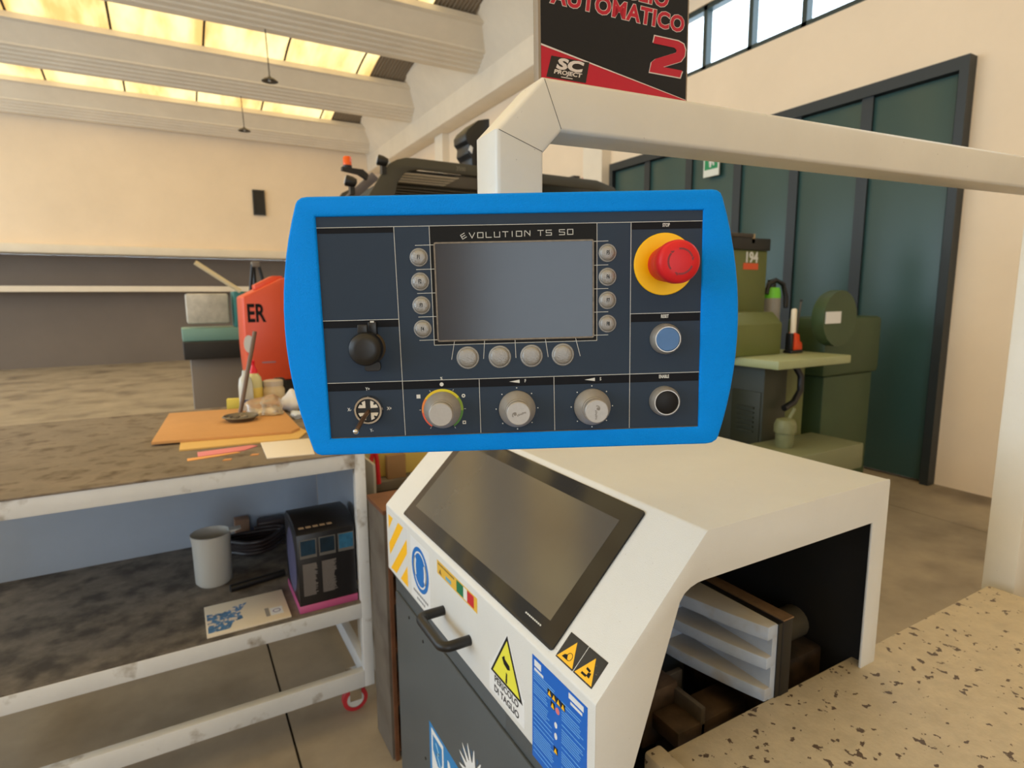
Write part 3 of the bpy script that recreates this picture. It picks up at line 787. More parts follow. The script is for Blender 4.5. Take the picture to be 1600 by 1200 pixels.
# maker label and saw blade emblem on the door
M_mblue = mat('maker_blue', (36,126,190), .42)
st = MB().box(-1.124,-.86,.36,.520,0,.0003,GD).build('maker_label', M_mblue, saw, label='blue and white maker label on the grey door')
m = MB().box(-1.112,-1.045,.37,.512,.0003,.0004,GD); m.build('white_field', M_lblw, st)
MB().prism([(-1.104,.500),(-1.053,.500),(-1.053,.462),(-1.062,.446),(-1.078,.440),(-1.104,.462)], .0004, .0006, GD).build('badge', M_mblue, st)
MB().stroke([(-1.085,.488),(-1.070,.474),(-1.082,.466),(-1.066,.450)], .006, .0006, .0007, GD).build('badge_mark', mat('light_blue_print', (150,196,226), .5), st)
MB().text('MEP', .11, GD.at(-1.030,.455), .0003, .0003, align='LEFT', sx=.9).build('lettering', M_lblw, st)
f = GD.at(-.898, .548)
gp = []
for k in range(14):
    a = 2*PI*k/14
    for r, da in ((.034,0),(.066,.16),(.061,.20),(.034,.33)): gp.append((r*math.cos(a+da), r*math.sin(a+da)))
bl = MB().curve2d([gp, circle(.011, 18)], 0, .0004, f).build('blade_emblem', M_lblw, saw, label='white toothed saw blade emblem on the grey door')
m = MB()
for k in range(14):
    a = 2*PI*k/14+.36
    m.prism([(.040*math.cos(a), .040*math.sin(a)), (.058*math.cos(a-.07), .058*math.sin(a-.07)), (.060*math.cos(a+.05), .060*math.sin(a+.05))], 0, .0003, f)
m.build('tooth_gap_print', mat('slate_print', (62,92,122), .5), bl)  # slate triangles printed in the gaps between the teeth
# vise jaw
M_jaw = mat('pale_blue_casting_paint', (172,184,202), .5, var=.12, vscale=16, dirt=((150,132,104), 9, .56, .72), bump=.3, bscale=120)
ZF = Frame((0,0,0), (1,0,0), (0,1,0), (0,0,1))
nt = M_jaw.node_tree; bs = nt.nodes['Principled BSDF']; src = bs.inputs['Base Color'].links[0].from_socket
ge = nt.nodes.new('ShaderNodeNewGeometry'); sx_ = nt.nodes.new('ShaderNodeSeparateXYZ'); nt.links.new(ge.outputs['True Normal'], sx_.inputs[0])
mr = nt.nodes.new('ShaderNodeMapRange'); mr.inputs[1].default_value = .75; mr.inputs[2].default_value = .95; mr.inputs[4].default_value = .7
nt.links.new(sx_.outputs[2], mr.inputs[0])
mxd = nt.nodes.new('ShaderNodeMix'); mxd.data_type = 'RGBA'; nt.links.new(mr.outputs[0], mxd.inputs[0]); nt.links.new(src, mxd.inputs[6])
mxd.inputs[7].default_value = rgb((184,174,154)); nt.links.new(mxd.outputs[2], bs.inputs['Base Color'])      # swarf dust lying on the level faces
face = [(.778,.551),(.770,.575),(.760,.610),(.750,.650),(.740,.694),(.734,.740),(.730,.80)]
inn = [(.802,.553),(.802,.80)]
jw = MB().prism(face+[(.802,.80),(.802,.552)], .906, .930, ZF).build('vise_jaw', M_jaw, saw, bevel=.003, label='pale blue ribbed cast vise jaw')
for z0, z1 in ((.856,.877),(.800,.822)):
    MB().prism([(a, b) for a, b in face]+[(.802,.80),(.802,.552)], z0, z1, ZF).build('jaw_rib', M_jaw, jw, bevel=.003)
MB().box(.790,.802,.552,.80,.800,.928).build('jaw_web', M_jaw, jw)
MB().box(.728,.800,.735,.80,.800,.928).build('jaw_web', M_jaw, jw)
MB().box(.802,.812,.550,.82,.795,.929).build('rubber_pad', M_rubber, jw)
MB().box(.812,.836,.549,.82,.790,.9305).build('steel_plate', mat('black_steel_plate', (20,19,19), .5), jw, bevel=.001)
MB().box(.8125,.838,.549,.82,.9305,.9335).build('plate_top', mat('worn_steel_plate', (140,112,84), .35, metal=.5, var=.25, vscale=40), jw, bevel=.0008)
MB().text('1250', .018, Frame((.7895,.64,.892), (0,-1,0), (0,0,1), (-1,0,0)), 0, .0015).build('cast_number', M_jaw, jw)
# mechanism below the jaw
M_mech = mat('greasy_brown_steel', (92,74,58), .55, metal=.2, var=.4, vscale=18, dirt=((36,30,26), 8, .45, .6))
MB().box(.64,.80,.60,.66,.735,.765).build('slide_rail', M_mech, saw, bevel=.004)
MB().box(.62,.70,.66,.80,.70,.80).build('slide_block', M_mech, saw, bevel=.006)
MB().box(.690,.700,.60,.70,.62,.79).box(.700,.74,.69,.70,.62,.79).build('bracket', mat('grey_steel_bracket', (84,76,68), .6, var=.4, vscale=14), saw, bevel=.002)
MB().box(.52,.78,.58,.60,.66,.72).build('slide_rail', M_mech, saw, bevel=.004)
MB().box(.84,1.01,.60,.88,.62,.80).build('slide_block', M_mech, saw, bevel=.008)
MB().lathe([(.03,0),(.03,.15)], 20, Frame((.86,.66,.82),(0,1,0),(0,0,1),(1,0,0))).build('guide_shaft', mat('oily_shaft', (130,120,100), .35, metal=.7), saw, smooth=40)
# work table
M_bed = mat('chipped_cream_paint', (198,184,158), .55, var=.14, vscale=30, dirt=((92,76,64), 62, .635, .65), bump=.4, bscale=150)
MB().box(.566,1.55,.18,.554,.745,.800).build('work_table', M_bed, saw, bevel=.004, label='chipped cream painted work table')
MB().box(.535,.566,.47,.566,.70,.806).build('table_stop', M_bed, saw, bevel=.005)
MB().box(.70,1.5,.22,.52,.0,.745).build('table_pedestal', M_grey, saw, bevel=.006)

# ------------------------------------------------------------------ trolley
M_trol = mat('scuffed_white_trolley_paint', (214,217,220), .5, var=.08, vscale=6, dirt=((140,130,116), 14, .6, .75))
M_trolb = mat('pale_blue_grey_sheet', (168,180,196), .5, var=.06, vscale=4)
M_top = mat('dirty_bench_top', (132,120,106), .7, var=.25, vscale=9, dirt=((90,76,62), 18, .5, .7))
M_shelf = mat('grimy_shelf_mat', (118,110,100), .75, var=.3, vscale=22, dirt=((72,66,60), 12, .45, .65))
TX0, TX1, TY0, TY1 = -.80, .502, 1.85, 2.95
tr = thing('workshop_trolley', 'white steel workshop trolley with two shelves left of the saw', 'trolley', (-.15, 2.4, 0))
for x in (TX0, TX1-.034):
    for y in (TY0, TY1-.034): MB().box(x, x+.034, y, y+.034, .135, .955).build('post', M_trol, tr, bevel=.002)
def rails(z0, z1, nm):
    MB().box(TX0+.034, TX1-.034, TY0, TY0+.03, z0, z1).build(nm, M_trol, tr, bevel=.002)
    MB().box(TX0+.034, TX1-.034, TY1-.03, TY1, z0, z1).build(nm, M_trol, tr, bevel=.002)
    for x in (TX0, TX1-.03): MB().box(x, x+.03, TY0+.034, TY1-.034, z0, z1).build(nm, M_trol, tr, bevel=.002)
rails(.905, .955, 'top_rail'); rails(.388, .440, 'shelf_rail'); rails(.135, .195, 'bottom_rail')
MB().box(TX0+.03, TX1-.03, TY0+.025, TY0+.07, .150, .156).build('rail_lip', M_trol, tr)
MB().box(TX0-.005, TX1+.003, TY0-.003, TY1+.005, .9552, .961).build('table_top', M_top, tr, bevel=.001)
MB().box(TX0+.02, TX1-.02, TY0+.002, 2.64, .4402, .445).build('shelf_board', M_shelf, tr)
MB().box(TX0+.034, TX1-.007, 2.64, 2.645, .445, .905).build('back_sheet', M_trolb, tr)
MB().box(TX1-.006, TX1-.002, TY0+.036, 2.64, .445, .905).build('side_sheet', M_trolb, tr)
MB().lathe([(.006,0),(.004,.003),(0,.003)], 10, Frame((.24,2.64,.79),(1,0,0),(0,0,1),(0,-1,0))).build('rivet', M_rubber, tr)
M_wred = mat('red_castor_tyre', (190,44,52), .5)
for x in (TX0+.03, TX1-.045):
    for y in (TY0+.09, TY1-.09):
        w = MB().box(x-.022, x+.022, y-.045, y+.045, .126, .135).box(x-.025, x+.015, y-.020, y-.016, .045, .126).box(x-.025, x+.015, y+.016, y+.020, .045, .126).build('castor', M_chrome, tr)
        fw = Frame((x-.005, y-.013, .0445), (1,0,0), (0,0,1), (0,1,0))
        MB().lathe([(.030,0),(.044,.002),(.044,.024),(.030,.026)], 24, fw, caps=False).build('castor_tyre', M_wred, w, smooth=40)
        MB().lathe([(.0305,.003),(.0305,.023)], 20, fw).build('castor_hub', mat('grey_hub', (214,212,208), .4), w, smooth=40)

# product box on the shelf
bx = thing('product_box', 'black glossy product box with pink base on the trolley shelf', 'box', (.37, 2.0, .445), math.radians(1.5))
M_bxk = mat('black_carton', (24,23,26), .35)
x0, x1, y0, y1, zb, zt_ = .279, .462, 1.872, 2.10, .4455, .708
MB().box(x0, x1, y0, y1, zb+.022, zt_).build('carton', M_bxk, bx, bevel=.002)
MB().box(x0-.002, x1+.001, y0-.002, y1, zb, zb+.024).build('pink_base', mat('pink_carton', (184,84,130), .4), bx, bevel=.001)
MB().prism([(y0-.002,zt_),(y1,zt_),(y1-.03,zt_+.022),(2.0,zt_+.030),(1.92,zt_+.022)], x0, x1+.004, Frame((0,0,0),(0,1,0),(0,0,1),(1,0,0))).build('bulging_lid', M_bxk, bx, bevel=.004)
BF = Frame((0, y0, 0), (1,0,0), (0,0,1), (0,-1,0))
for k in range(3):
    a = x0+.008+k*.060
    MB().box(a, a+.052, .628, .690, 0, .0005, BF).build('picture_border', mat('grey_frame_print', (96,94,92), .4), bx)
    MB().box(a+.003, a+.049, .638, .687, .0005, .0008, BF).build('blue_picture', mat('teal_picture_%d' % k, [(22,52,74),(20,38,52),(48,104,140)][k], .3, var=.4, vscale=40), bx)
M_tx = mat('grey_text_print', (120,114,112), .5)
random.seed(5)
for k in range(2):
    m = MB(); z = .608
    a = x0+.014+k*.060
    while z > .500:
        m.box(a, a+.036+random.random()*.010, z-.0022, z, 0, .0004, BF); z -= .0036
    m.build('text_block', M_tx, bx)
LF = Frame((x0, 0, 0), (0,-1,0), (0,0,1), (-1,0,0))
MB().prism(circle(.085, 24, -1.99, .585, .11), 0, .0005, LF).build('side_picture', mat('violet_picture', (92,92,124), .35, var=.3, vscale=20), bx)
TPf = Frame((0,0,zt_+.004), (1,0,0), (0,1,0), (0,0,1))
for k in range(5):
    MB().prism([(x0+.012+k*.022,1.888),(x0+.028+k*.022,1.888),(x0+.028+k*.022,1.915),(x0+.012+k*.022,1.915)], .0095, .0105, TPf).build('lid_chip', mat('tan_print', (168,146,122), .45), bx)
# catalogue
ct = thing('catalogue', 'cream catalogue with blue machine picture lying on the trolley shelf', 'booklet', (.15, 1.96, .4455), math.radians(2))
MB().box(.01,.250,1.868,2.065,.4455,.4515).build('pages', mat('cream_paper', (226,214,192), .6), ct, bevel=.0005)
m = MB(); CF = Frame((0,0,.4515),(1,0,0),(0,1,0),(0,0,1))
m.prism([(.015,1.885),(.075,1.885),(.085,1.92),(.115,1.93),(.110,1.98),(.135,2.03),(.095,2.02),(.06,1.995),(.015,2.005)], 0, .0004, CF)
m.build('blue_picture', mat('blue_machine_print', (84,134,186), .5, var=.5, vscale=60, dirt=((226,214,200), 70, .5, .58)), ct)
MB().box(.180,.192,1.900,1.955,0,.0004,CF).build('grey_stamp', mat('grey_stamp', (150,144,136), .5), ct)
MB().box(.195,.232,1.900,1.948,0,.0004,CF).build('white_label', M_lblw, ct)
MB().curve2d([circle(.012,16,.214,1.925), circle(.009,16,.214,1.925)], .0004, .0006, CF).build('round_stamp', mat('violet_print', (130,120,160), .5), ct)
# black rod and other shelf items
o = MB().tube([(.095,2.145,.4585),(.200,2.165,.4585),(.277,2.180,.4585)], .013, 12).build('black_tube', M_rubber, smooth=50)
tag(o, 'short black plastic tube lying on the trolley shelf behind the catalogue', 'tube')
jg = thing('plastic_jug', 'translucent white plastic jug at the left of the trolley shelf', 'jug', (.052, 2.26, .4455))
M_jug = mat('milky_plastic', (214,212,204), .35, trans=.25)
JF = Frame((.052,2.26,.4455),(1,0,0),(0,1,0),(0,0,1))
MB().lathe([(0,0),(.052,0),(.060,.01),(.062,.15),(.066,.185),(.063,.185),(.058,.15),(.056,.012),(0,.006)], 28, JF).build('jug_body', M_jug, jg, smooth=40)
MB().prism([(.058,.176),(.098,.186),(.058,.186)], -.018, .018, Frame((.052,2.26,.4455),(1,0,0),(0,0,1),(0,1,0))).build('spout', M_jug, jg)
cl = thing('cable_coil', 'dark brown coiled cable lying at the back of the trolley shelf', 'cable', (.22, 2.47, .4455))
pts = []
for k in range(90):
    a = k*.30; r = .085+.012*math.sin(k*.9); pts.append((.215+r*1.2*math.cos(a), 2.47+r*.8*math.sin(a), .455+.0007*k))
MB().tube(pts, .008, 7).build('cable', mat('dark_brown_rubber', (40,28,26), .5), cl, smooth=50)
o = MB().box(.150,.205,2.575,2.63,.4455,.545).build('small_carton', mat('tan_carton', (150,118,96), .7), bevel=.003)
tag(o, 'small tan carton standing behind the cable coil on the trolley shelf', 'box')
o = MB().box(.235,.345,2.545,2.61,.4455,.53).build('dark_tool_case', mat('dark_brown_case', (52,36,30), .5), bevel=.008)
tag(o, 'dark brown tool case at the back of the trolley shelf', 'case')

# things on the trolley top (z = .961)
ZT = .961
TF2 = Frame((0,0,ZT),(1,0,0),(0,1,0),(0,0,1))
def sheet(name, poly, z0, z1, m_, label, cat, bevel=0.0006):
    return tag(MB().prism(poly, z0, z1, TF2).build(name, m_, bevel=bevel), label, cat)
sheet('padded_envelope', [(-.02,2.150),(.345,2.118),(.392,2.215),(.33,2.60),(.0,2.66)], 0, .006, mat('yellow_envelope', (222,180,104), .7), 'yellow padded envelope under the cardboard sheet on the trolley', 'envelope')
sheet('cardboard_sheet', [(-.10,2.27),(.335,2.200),(.372,2.245),(.375,2.76),(-.05,2.82)], .0063, .016, mat('orange_cardboard', (206,152,92), .75, var=.08, vscale=5), 'orange-brown cardboard sheet on the trolley with the metal dish on it', 'cardboard')
sheet('paper_sheet', [(.214,1.905),(.352,1.882),(.378,2.105),(.222,2.128)], 0, .003, mat('white_paper', (232,222,206), .7), 'plain white paper sheet at the front of the trolley top', 'paper')
sheet('paper_strip', [(.03,2.035),(.165,2.050),(.208,2.092),(.190,2.108),(.03,2.098)], 0, .003, mat('pink_paper', (232,136,142), .6), 'pink paper strip lying left of the white sheet', 'paper')
sheet('paper_strip', [(.00,2.000),(.085,2.015),(.150,2.030),(.140,2.041),(.0,2.031)], 0, .002, mat('orange_paper', (236,168,96), .6), 'orange paper strip lying in front of the pink strip', 'paper')
for k, (x, y) in enumerate(((.105,1.955),(.185,1.975))):
    o = MB().prism([(x-.012,y-.006),(x+.010,y-.009),(x+.016,y+.004),(x-.004,y+.010)], 0, .0025, TF2).build('wood_chip', mat('tan_chip', (214,150,92), .7))
    tag(o, ('tan scrap of paper left at the front of the trolley top' if k == 0 else 'tan scrap of paper nearest the white sheet'), 'scrap')
ds = thing('metal_dish', 'round grey metal dish full of small parts on the cardboard sheet', 'dish', (.196, 2.50, ZT+.016))
DF = Frame((.196,2.50,ZT+.0162),(1,0,0),(0,1,0),(0,0,1))
MB().lathe([(0,0),(.045,0),(.062,.016),(.067,.017),(.062,.021),(.044,.004),(0,.004)], 32, DF).build('dish', mat('dull_tin', (120,114,106), .4, metal=.7), ds, smooth=40)
random.seed(9)
for k in range(26):
    a = random.random()*6.28; r = .04*math.sqrt(random.random()); L2 = .007+.010*random.random(); b = random.random()*3.14
    p = DF(r*math.cos(a), r*math.sin(a), .008+.008*random.random()); d = V((math.cos(b), math.sin(b), random.uniform(-.3,.3)))*L2
    MB().cyl(p-d, p+d, .0028, 6).build('small_part', mat('mixed_metal_%d' % (k % 3), [(176,160,138),(140,132,124),(96,86,76)][k % 3], .4, metal=.5), ds)
def bottle(name, x, y, prof, m_, label, parts):
    t = thing(name, label, 'bottle' if 'bottle' in name else 'jar', (x, y, ZT))
    f = Frame((x, y, ZT), (1,0,0), (0,1,0), (0,0,1))
    for nm, pr, mt in [('body', prof, m_)]+parts: MB().lathe(pr, 24, f).build(nm, mt, t, smooth=45)
    return t, f
M_liq = mat('pale_yellow_bottle', (226,218,160), .25, trans=.2)
M_cap = mat('red_nozzle', (226,26,48), .35)
bottle('squeeze_bottle', .284, 2.80, [(0,0),(.030,0),(.033,.005),(.033,.12),(.030,.145),(.018,.162),(.014,.166),(0,.166)], M_liq, 'pale yellow squeeze bottle with red nozzle on the trolley',
       [('nozzle', [(.016,.164),(.016,.178),(.009,.190),(.006,.206),(.008,.210),(.008,.222),(0,.224)], M_cap), ('yellow_sleeve', [(.0335,.03),(.0337,.032),(.0337,.10),(.0335,.102)], mat('amber_sleeve', (222,196,92), .4))])
t, f = bottle('wash_bottle', .243, 2.74, [(0,0),(.026,0),(.029,.005),(.029,.12),(.024,.15),(.012,.165),(.010,.185),(0,.187)], mat('clear_white_bottle', (222,224,216), .25, trans=.2), 'milky white bottle with small blue label behind the metal dish', [])
MB().box(-.012,.010,.025,.062,.0285,.0295,Frame((.243,2.74,ZT),(1,0,0),(0,0,1),(0,-1,0))).build('blue_label', mat('label_navy', (52,70,140), .5), t)
t, f = bottle('paste_jar', .362, 2.80, [(0,0),(.044,0),(.047,.006),(.047,.085),(.040,.10),(.040,.105),(0,.105)], mat('cream_paste_jar', (206,186,150), .35), 'squat jar of cream paste right of the yellow squeeze bottle', [('lid', [(.042,.104),(.042,.125),(.038,.128),(0,.128)], mat('dusty_clear_lid', (190,176,160), .4))])
MB().box(-.004,.004,.02,.055,.0465,.048,Frame((.362,2.80,ZT),(1,0,0),(0,0,1),(0,-1,0))).build('black_mark', M_blk, t)
o = MB().curve2d([rect(-.03,.03,-.012,.055,.02)], 0, .02, Frame((.395,2.87,ZT+.075),(1,0,0),(0,0,1),(0,-1,0)), .003).box(-.01,.01,.0,.02,-.075,.0,Frame((.395,2.87,ZT+.075),(1,0,0),(0,0,1),(0,-1,0))).box(.375,.415,2.85,2.90,ZT,ZT+.08).build('black_dispenser', M_rubber, smooth=40)
tag(o, 'black plastic dispenser standing behind the paste jar', 'dispenser')
def crumple(name, cx, cy, z, rx, ry, rz, m_, label, cat, seed):
    random.seed(seed)
    bm = bmesh.new(); bmesh.ops.create_icosphere(bm, subdivisions=3, radius=1)
    for v in bm.verts:
        k = 1+.16*math.sin(5*v.co.x+seed)+.13*math.sin(6*v.co.y*v.co.z+seed)+random.uniform(-.06,.06)
        v.co = V((v.co.x*rx*k, v.co.y*ry*k, max(v.co.z*k, -.55)*rz+.55*rz))+V((cx, cy, z))
    mb = MB(); mb.v = [v.co.copy() for v in bm.verts]; bm.verts.index_update(); mb.f = [tuple(v.index for v in f.verts) for f in bm.faces]
    bm.free()
    return tag(mb.build(name, m_, smooth=50), label, cat)
crumple('paper_towel', .425, 2.70, ZT, .05, .06, .055, mat('white_tissue', (226,226,230), .8), 'crumpled white paper towel beside the blue panel edge', 'paper towel', 2)
crumple('white_rag', .415, 2.53, ZT, .035, .05, .018, mat('bluish_rag', (204,212,222), .85), 'flat crumpled white rag right of the cardboard sheet', 'rag', 4)
crumple('plastic_bag', .305, 2.60, ZT+.017, .075, .07, .045, mat('clear_film', (240,228,210), .18, trans=.85), 'crumpled clear plastic bag beside the metal dish', 'plastic bag', 6)
o = MB().tube([(.208,2.655,ZT+.02),(.292,2.715,1.312)], .0085, 10).build('steel_rod', mat('rusty_rod', (112,92,78), .5, metal=.3), smooth=50)
tag(o, 'thin brown steel rod leaning up in front of the bottles', 'rod')
sheet('yellow_card', [(.17,2.84),(.235,2.83),(.24,2.86),(.18,2.88)], 0, .05, mat('yellow_card', (222,206,92), .6), 'small yellow and white card box behind the steel rod', 'card')

# ------------------------------------------------------------------ wooden cabinet in the gap, things on it
M_wood = mat('weathered_grey_plywood', (106,98,88), .75, var=.2, vscale=5, dirt=((88,78,68), 9, .5, .7))
M_woodb = mat('brown_wood', (112,72,46), .65, var=.3, vscale=14)
wc = thing('wooden_crate', 'tall weathered wooden crate between trolley and saw', 'crate', (.65, 1.72, 0))
MB().box(.492,.504,1.64,1.80,.004,.815).build('side_board', M_wood, wc)
MB().box(.86,.872,1.64,1.80,.004,.815).build('side_board', M_wood, wc)
MB().box(.504,.86,1.79,1.80,.004,.815).build('back_board', M_wood, wc)
MB().box(.489,.875,1.635,1.805,.815,.827).build('top_board', M_woodb, wc)
for z in (.02,.18,.36,.52,.68): MB().box(.504,.86,1.645,1.79,z,z+.014).build('shelf_board', M_woodb, wc)
MB().box(.500,.512,1.632,1.640,.0,.815).build('corner_batten', M_woodb, wc)
o = MB().lathe([(.03,0),(.032,.10),(.0,.10)], 12, Frame((.60,1.69,.374),(1,0,0),(0,1,0),(0,0,1))).build('red_can', mat('dull_red_can', (170,50,60), .4))
tag(o, 'dull red can on a shelf of the wooden crate', 'can')
o = MB().box(.575,.585,2.02,2.35,.004,.86).build('grey_sheet', mat('beige_sheet', (176,166,150), .6), bevel=.002)
tag(o, 'beige sheet of board standing upright behind the wooden crate', 'board')
rk = thing('tool_rack', 'dark tool bench with steel front standing behind the wooden crate', 'bench', (1.0, 2.5, 0))
MB().box(.64,1.7,2.3,2.85,.66,.70).build('bench_top', M_wood, rk, bevel=.003)
MB().box(.66,1.68,2.34,2.80,.004,.66).build('bench_body', M_dark, rk)
pl_ = thing('pliers', 'red-handled pliers hanging down behind the trolley corner', 'pliers', (.655, 2.28, .70))
for s_ in (-1, 1):
    MB().tube([(.66,2.285,.86),(.655+s_*.012,2.28,.80),(.650+s_*.020,2.275,.702)], .009, 8).build('grip', mat('pliers_red', (196,30,42), .4), pl_, smooth=50)
MB().box(.652,.668,2.279,2.291,.86,.93).build('jaws', M_dark, pl_)
yb = thing('yellow_bin', 'pale yellow plastic bin behind the saw', 'bin', (.82, 2.45, .70))
M_yb = mat('pale_yellow_plastic', (214,190,104), .45)
YF = Frame((0,0,0),(1,0,0),(0,1,0),(0,0,1))
MB().curve2d([rect(.69,1.02,2.36,2.60,.03)], .7005, .94, YF, .006).build('bin_body', M_yb, yb, smooth=35)
MB().curve2d([rect(.68,1.03,2.35,2.61,.03), rect(.70,1.01,2.37,2.59,.02)], .93, .955, YF, .003).build('bin_rim', M_yb, yb, smooth=35)
o = MB().box(.72,.80,2.315,2.345,.7005,.80).build('cardboard_box', mat('plain_cardboard', (150,118,82), .75), bevel=.002)
tag(o, 'small brown cardboard box in front of the yellow bin', 'box')

# ------------------------------------------------------------------ orange machine behind the trolley
om = thing('orange_machine', 'orange hooded machine with black ER letters behind the trolley', 'machine', (.75, 4.2, 0))
M_or = mat('orange_enamel', (226,84,48), .4, var=.04, vscale=4)
OS = Frame((0,0,0),(1,0,0),(0,0,1),(0,1,0))
MB().prism([(.382,.93),(.74,.93),(.74,1.60),(.60,1.575),(.375,1.462),(.372,1.14)], 4.0, 4.42, OS).build('hood', M_or, om, bevel=.012)
MB().prism([(.452,1.535),(.56,1.592),(.62,1.592),(.62,1.57),(.48,1.50),(.452,1.505)], 4.05, 4.2, OS).build('lid', M_or, om, bevel=.004)
MB().box(.42,.72,4.02,4.40,.004,.93).build('stand', M_dark, om, bevel=.01)
OF = Frame((0,4.0,0),(1,0,0),(0,0,1),(0,-1,0))
MB().text('ER', .155, OF.at(.443,1.355), 0, .002, sx=.62, offset=.004).build('lettering', M_blk, om)
MB().prism(circle(.03,20,.392,1.17,.055), 0, .002, OF).build('round_sticker', M_lblw, om)
MB().box(.46,.54,1.045,1.055,0,.002,OF).build('grey_line', mat('grey_violet_print', (168,128,140), .5), om)
hs = thing('hoist_frame', 'black A-shaped hoist frame rising behind the orange machine', 'frame', (.55, 5.2, 0))
for p, q in (((.36,5.2,.02),(.575,5.2,1.72)),((.595,5.25,.02),(.59,5.25,1.74)),((.98,5.2,.02),(.62,5.2,1.72))):
    MB().tube([p, q], .013, 8).build('leg', M_rubber, hs, smooth=50)
MB().box(.57,.63,5.18,5.27,1.70,1.745).build('head_bracket', mat('grey_casting', (120,114,108), .5), hs, bevel=.006)
tm = thing('teal_machine', 'teal machine tool with cream arm at the left behind the trolley', 'machine', (.40, 6.3, 0))
M_tm = mat('teal_machine_paint', (48,122,122), .45)
MB().box(.05,.58,6.2,6.6,1.06,1.18).build('bed', mat('pale_teal_bed', (120,160,150), .45), tm, bevel=.01)
MB().box(.50,.60,6.2,6.5,1.18,1.52).build('column', M_tm, tm, bevel=.01)
MB().prism([(.60,1.06),(.72,1.06),(.70,1.20),(.60,1.28)], 6.2, 6.5, OS).build('side_cover', M_tm, tm)
MB().tube([(.20,6.15,1.78),(.56,6.15,1.52)], .022, 8).build('arm', mat('cream_arm', (222,206,168), .5), tm, smooth=50)
MB().box(.10,.46,6.25,6.45,1.22,1.50).build('carriage', mat('pale_grey_cover', (196,192,182), .5, var=.3, vscale=8), tm, bevel=.02)
MB().box(.05,.64,6.1,6.6,.90,1.06).build('chip_tray', M_dark, tm, bevel=.01)
MB().box(.10,.60,6.2,6.55,.004,.90).build('pedestal', mat('taupe_pedestal', (128,118,108), .6), tm, bevel=.01)
# ------------------------------------------------------------------ forklift
fk = thing('forklift', 'dark olive forklift with overhead guard and orange beacon behind the panel', 'forklift', (1.7, 3.8, 0))
M_fk = mat('dark_olive_steel', (62,60,50), .5)
M_fkl = mat('grey_strut_paint', (112,106,108), .5)
FKF = Frame((0,0,0),(1,0,0),(0,0,1),(0,1,0))
gd = [(.962,1.98),(1.056,2.127),(1.105,2.190),(1.15,2.215),(1.20,2.230),(1.26,2.234),(2.55,2.226),(2.70,2.19),(2.78,2.10),(2.78,1.10),(2.70,1.10),(2.70,2.06),(2.64,2.13),(2.55,2.16),(1.28,2.172),(1.215,2.158),(1.185,2.140),(1.150,2.090),(1.133,2.03),(1.128,1.98),(1.10,1.20),(.935,1.20)]
for y in (3.30, 4.36): MB().prism(gd, y, y+.022, FKF).build('guard_side', M_fk, fk, bevel=.006)
for k in range(4):
    y = 3.330+.075*k
    MB().box(1.20+.004*k, 1.54+.006*k, y, y+.045, 2.152, 2.154).build('roof_slat', mat('pale_slat', (238,228,208), .5), fk)
for k in range(6):
    y = 3.72+.1*k
    MB().box(1.22, 2.6, y, y+.035, 2.15, 2.162).build('roof_slat', M_fk, fk)
MB().box(1.19,2.6,3.322,4.36,2.162,2.17).build('roof_panel', M_rubber, fk)
MB().box(1.19,1.22,3.66,4.36,2.13,2.162).build('roof_crossbar', M_fk, fk)
MB().prism([(.80,1.93),(.86,1.93),(1.09,2.13),(1.05,2.165)], 3.45, 3.50, FKF).build('front_strut', M_fkl, fk, bevel=.004)
MB().prism([(.80,1.90),(.86,1.93),(.86,1.2),(.80,1.2)], 3.45, 3.50, FKF).build('front_strut', M_fk, fk)
MB().prism([(.842,2.128),(.842,2.146),(.955,2.142),(.985,2.118),(.975,2.09),(.93,2.116)], 3.30, 3.33, FKF).build('beacon_bracket', M_rubber, fk)
bc = MB().lathe([(.024,0),(.024,.012),(.020,.014),(.020,.018)], 18, Frame((.876,3.32,2.146),(1,0,0),(0,1,0),(0,0,1))).build('beacon_base', M_rubber, fk, smooth=40)
MB().lathe([(.023,.012),(.023,.050),(.019,.058),(0,.06)], 18, Frame((.876,3.32,2.146),(1,0,0),(0,1,0),(0,0,1))).build('beacon_lens', mat('orange_lens', (240,96,20), .25), bc, smooth=40)
for x, z in ((1.048,2.200),(.868,2.075)):
    lf = Frame((x,3.30,z),(.3,.95,0),(.25,0,.97),(-.93,.3,.22))
    lp = MB().lathe([(0,-.05),(.02,-.045),(.028,-.02),(.030,.008),(.026,.012)], 16, lf).build('work_lamp', M_rubber, fk, smooth=40)
    MB().lathe([(.027,.010),(.020,.016),(0,.018)], 16, lf).build('lamp_lens', mat('clear_lens', (206,206,204), .15), lp, smooth=40)
    MB().box(x+.01,x+.035,3.29,3.33,z-.07,z-.01).build('lamp_stem', M_rubber, lp)
MB().tube([(1.075,3.36,2.19),(1.10,3.36,2.215),(1.125,3.36,2.21),(1.12,3.36,2.19)], .006, 6).build('cable_loop', M_lblw, fk)
MB().prism([(1.630,2.44),(1.65,2.47),(1.72,2.53),(1.80,2.55),(1.80,2.2),(1.675,2.2),(1.67,2.30),(1.647,2.33),(1.653,2.38),(1.631,2.40)], 3.42, 3.60, FKF).build('mast_head', M_rubber, fk, bevel=.008)
MB().prism([(1.650,2.345),(1.670,2.325),(1.675,2.36),(1.660,2.372)], 3.41, 3.425, FKF).build('mast_reflector', M_lblw, fk)
MB().text('3500', .034, Frame((1.54,3.2995,2.200),(1,0,0),(0,0,1),(0,-1,0)), 0, .001, sx=.9).build('lettering', mat('dim_grey_print', (120,116,104), .5), fk)
MB().box(1.3,2.9,3.35,4.35,.30,1.05).build('body', mat('forklift_body_grey', (88,84,74), .5), fk, bevel=.05)
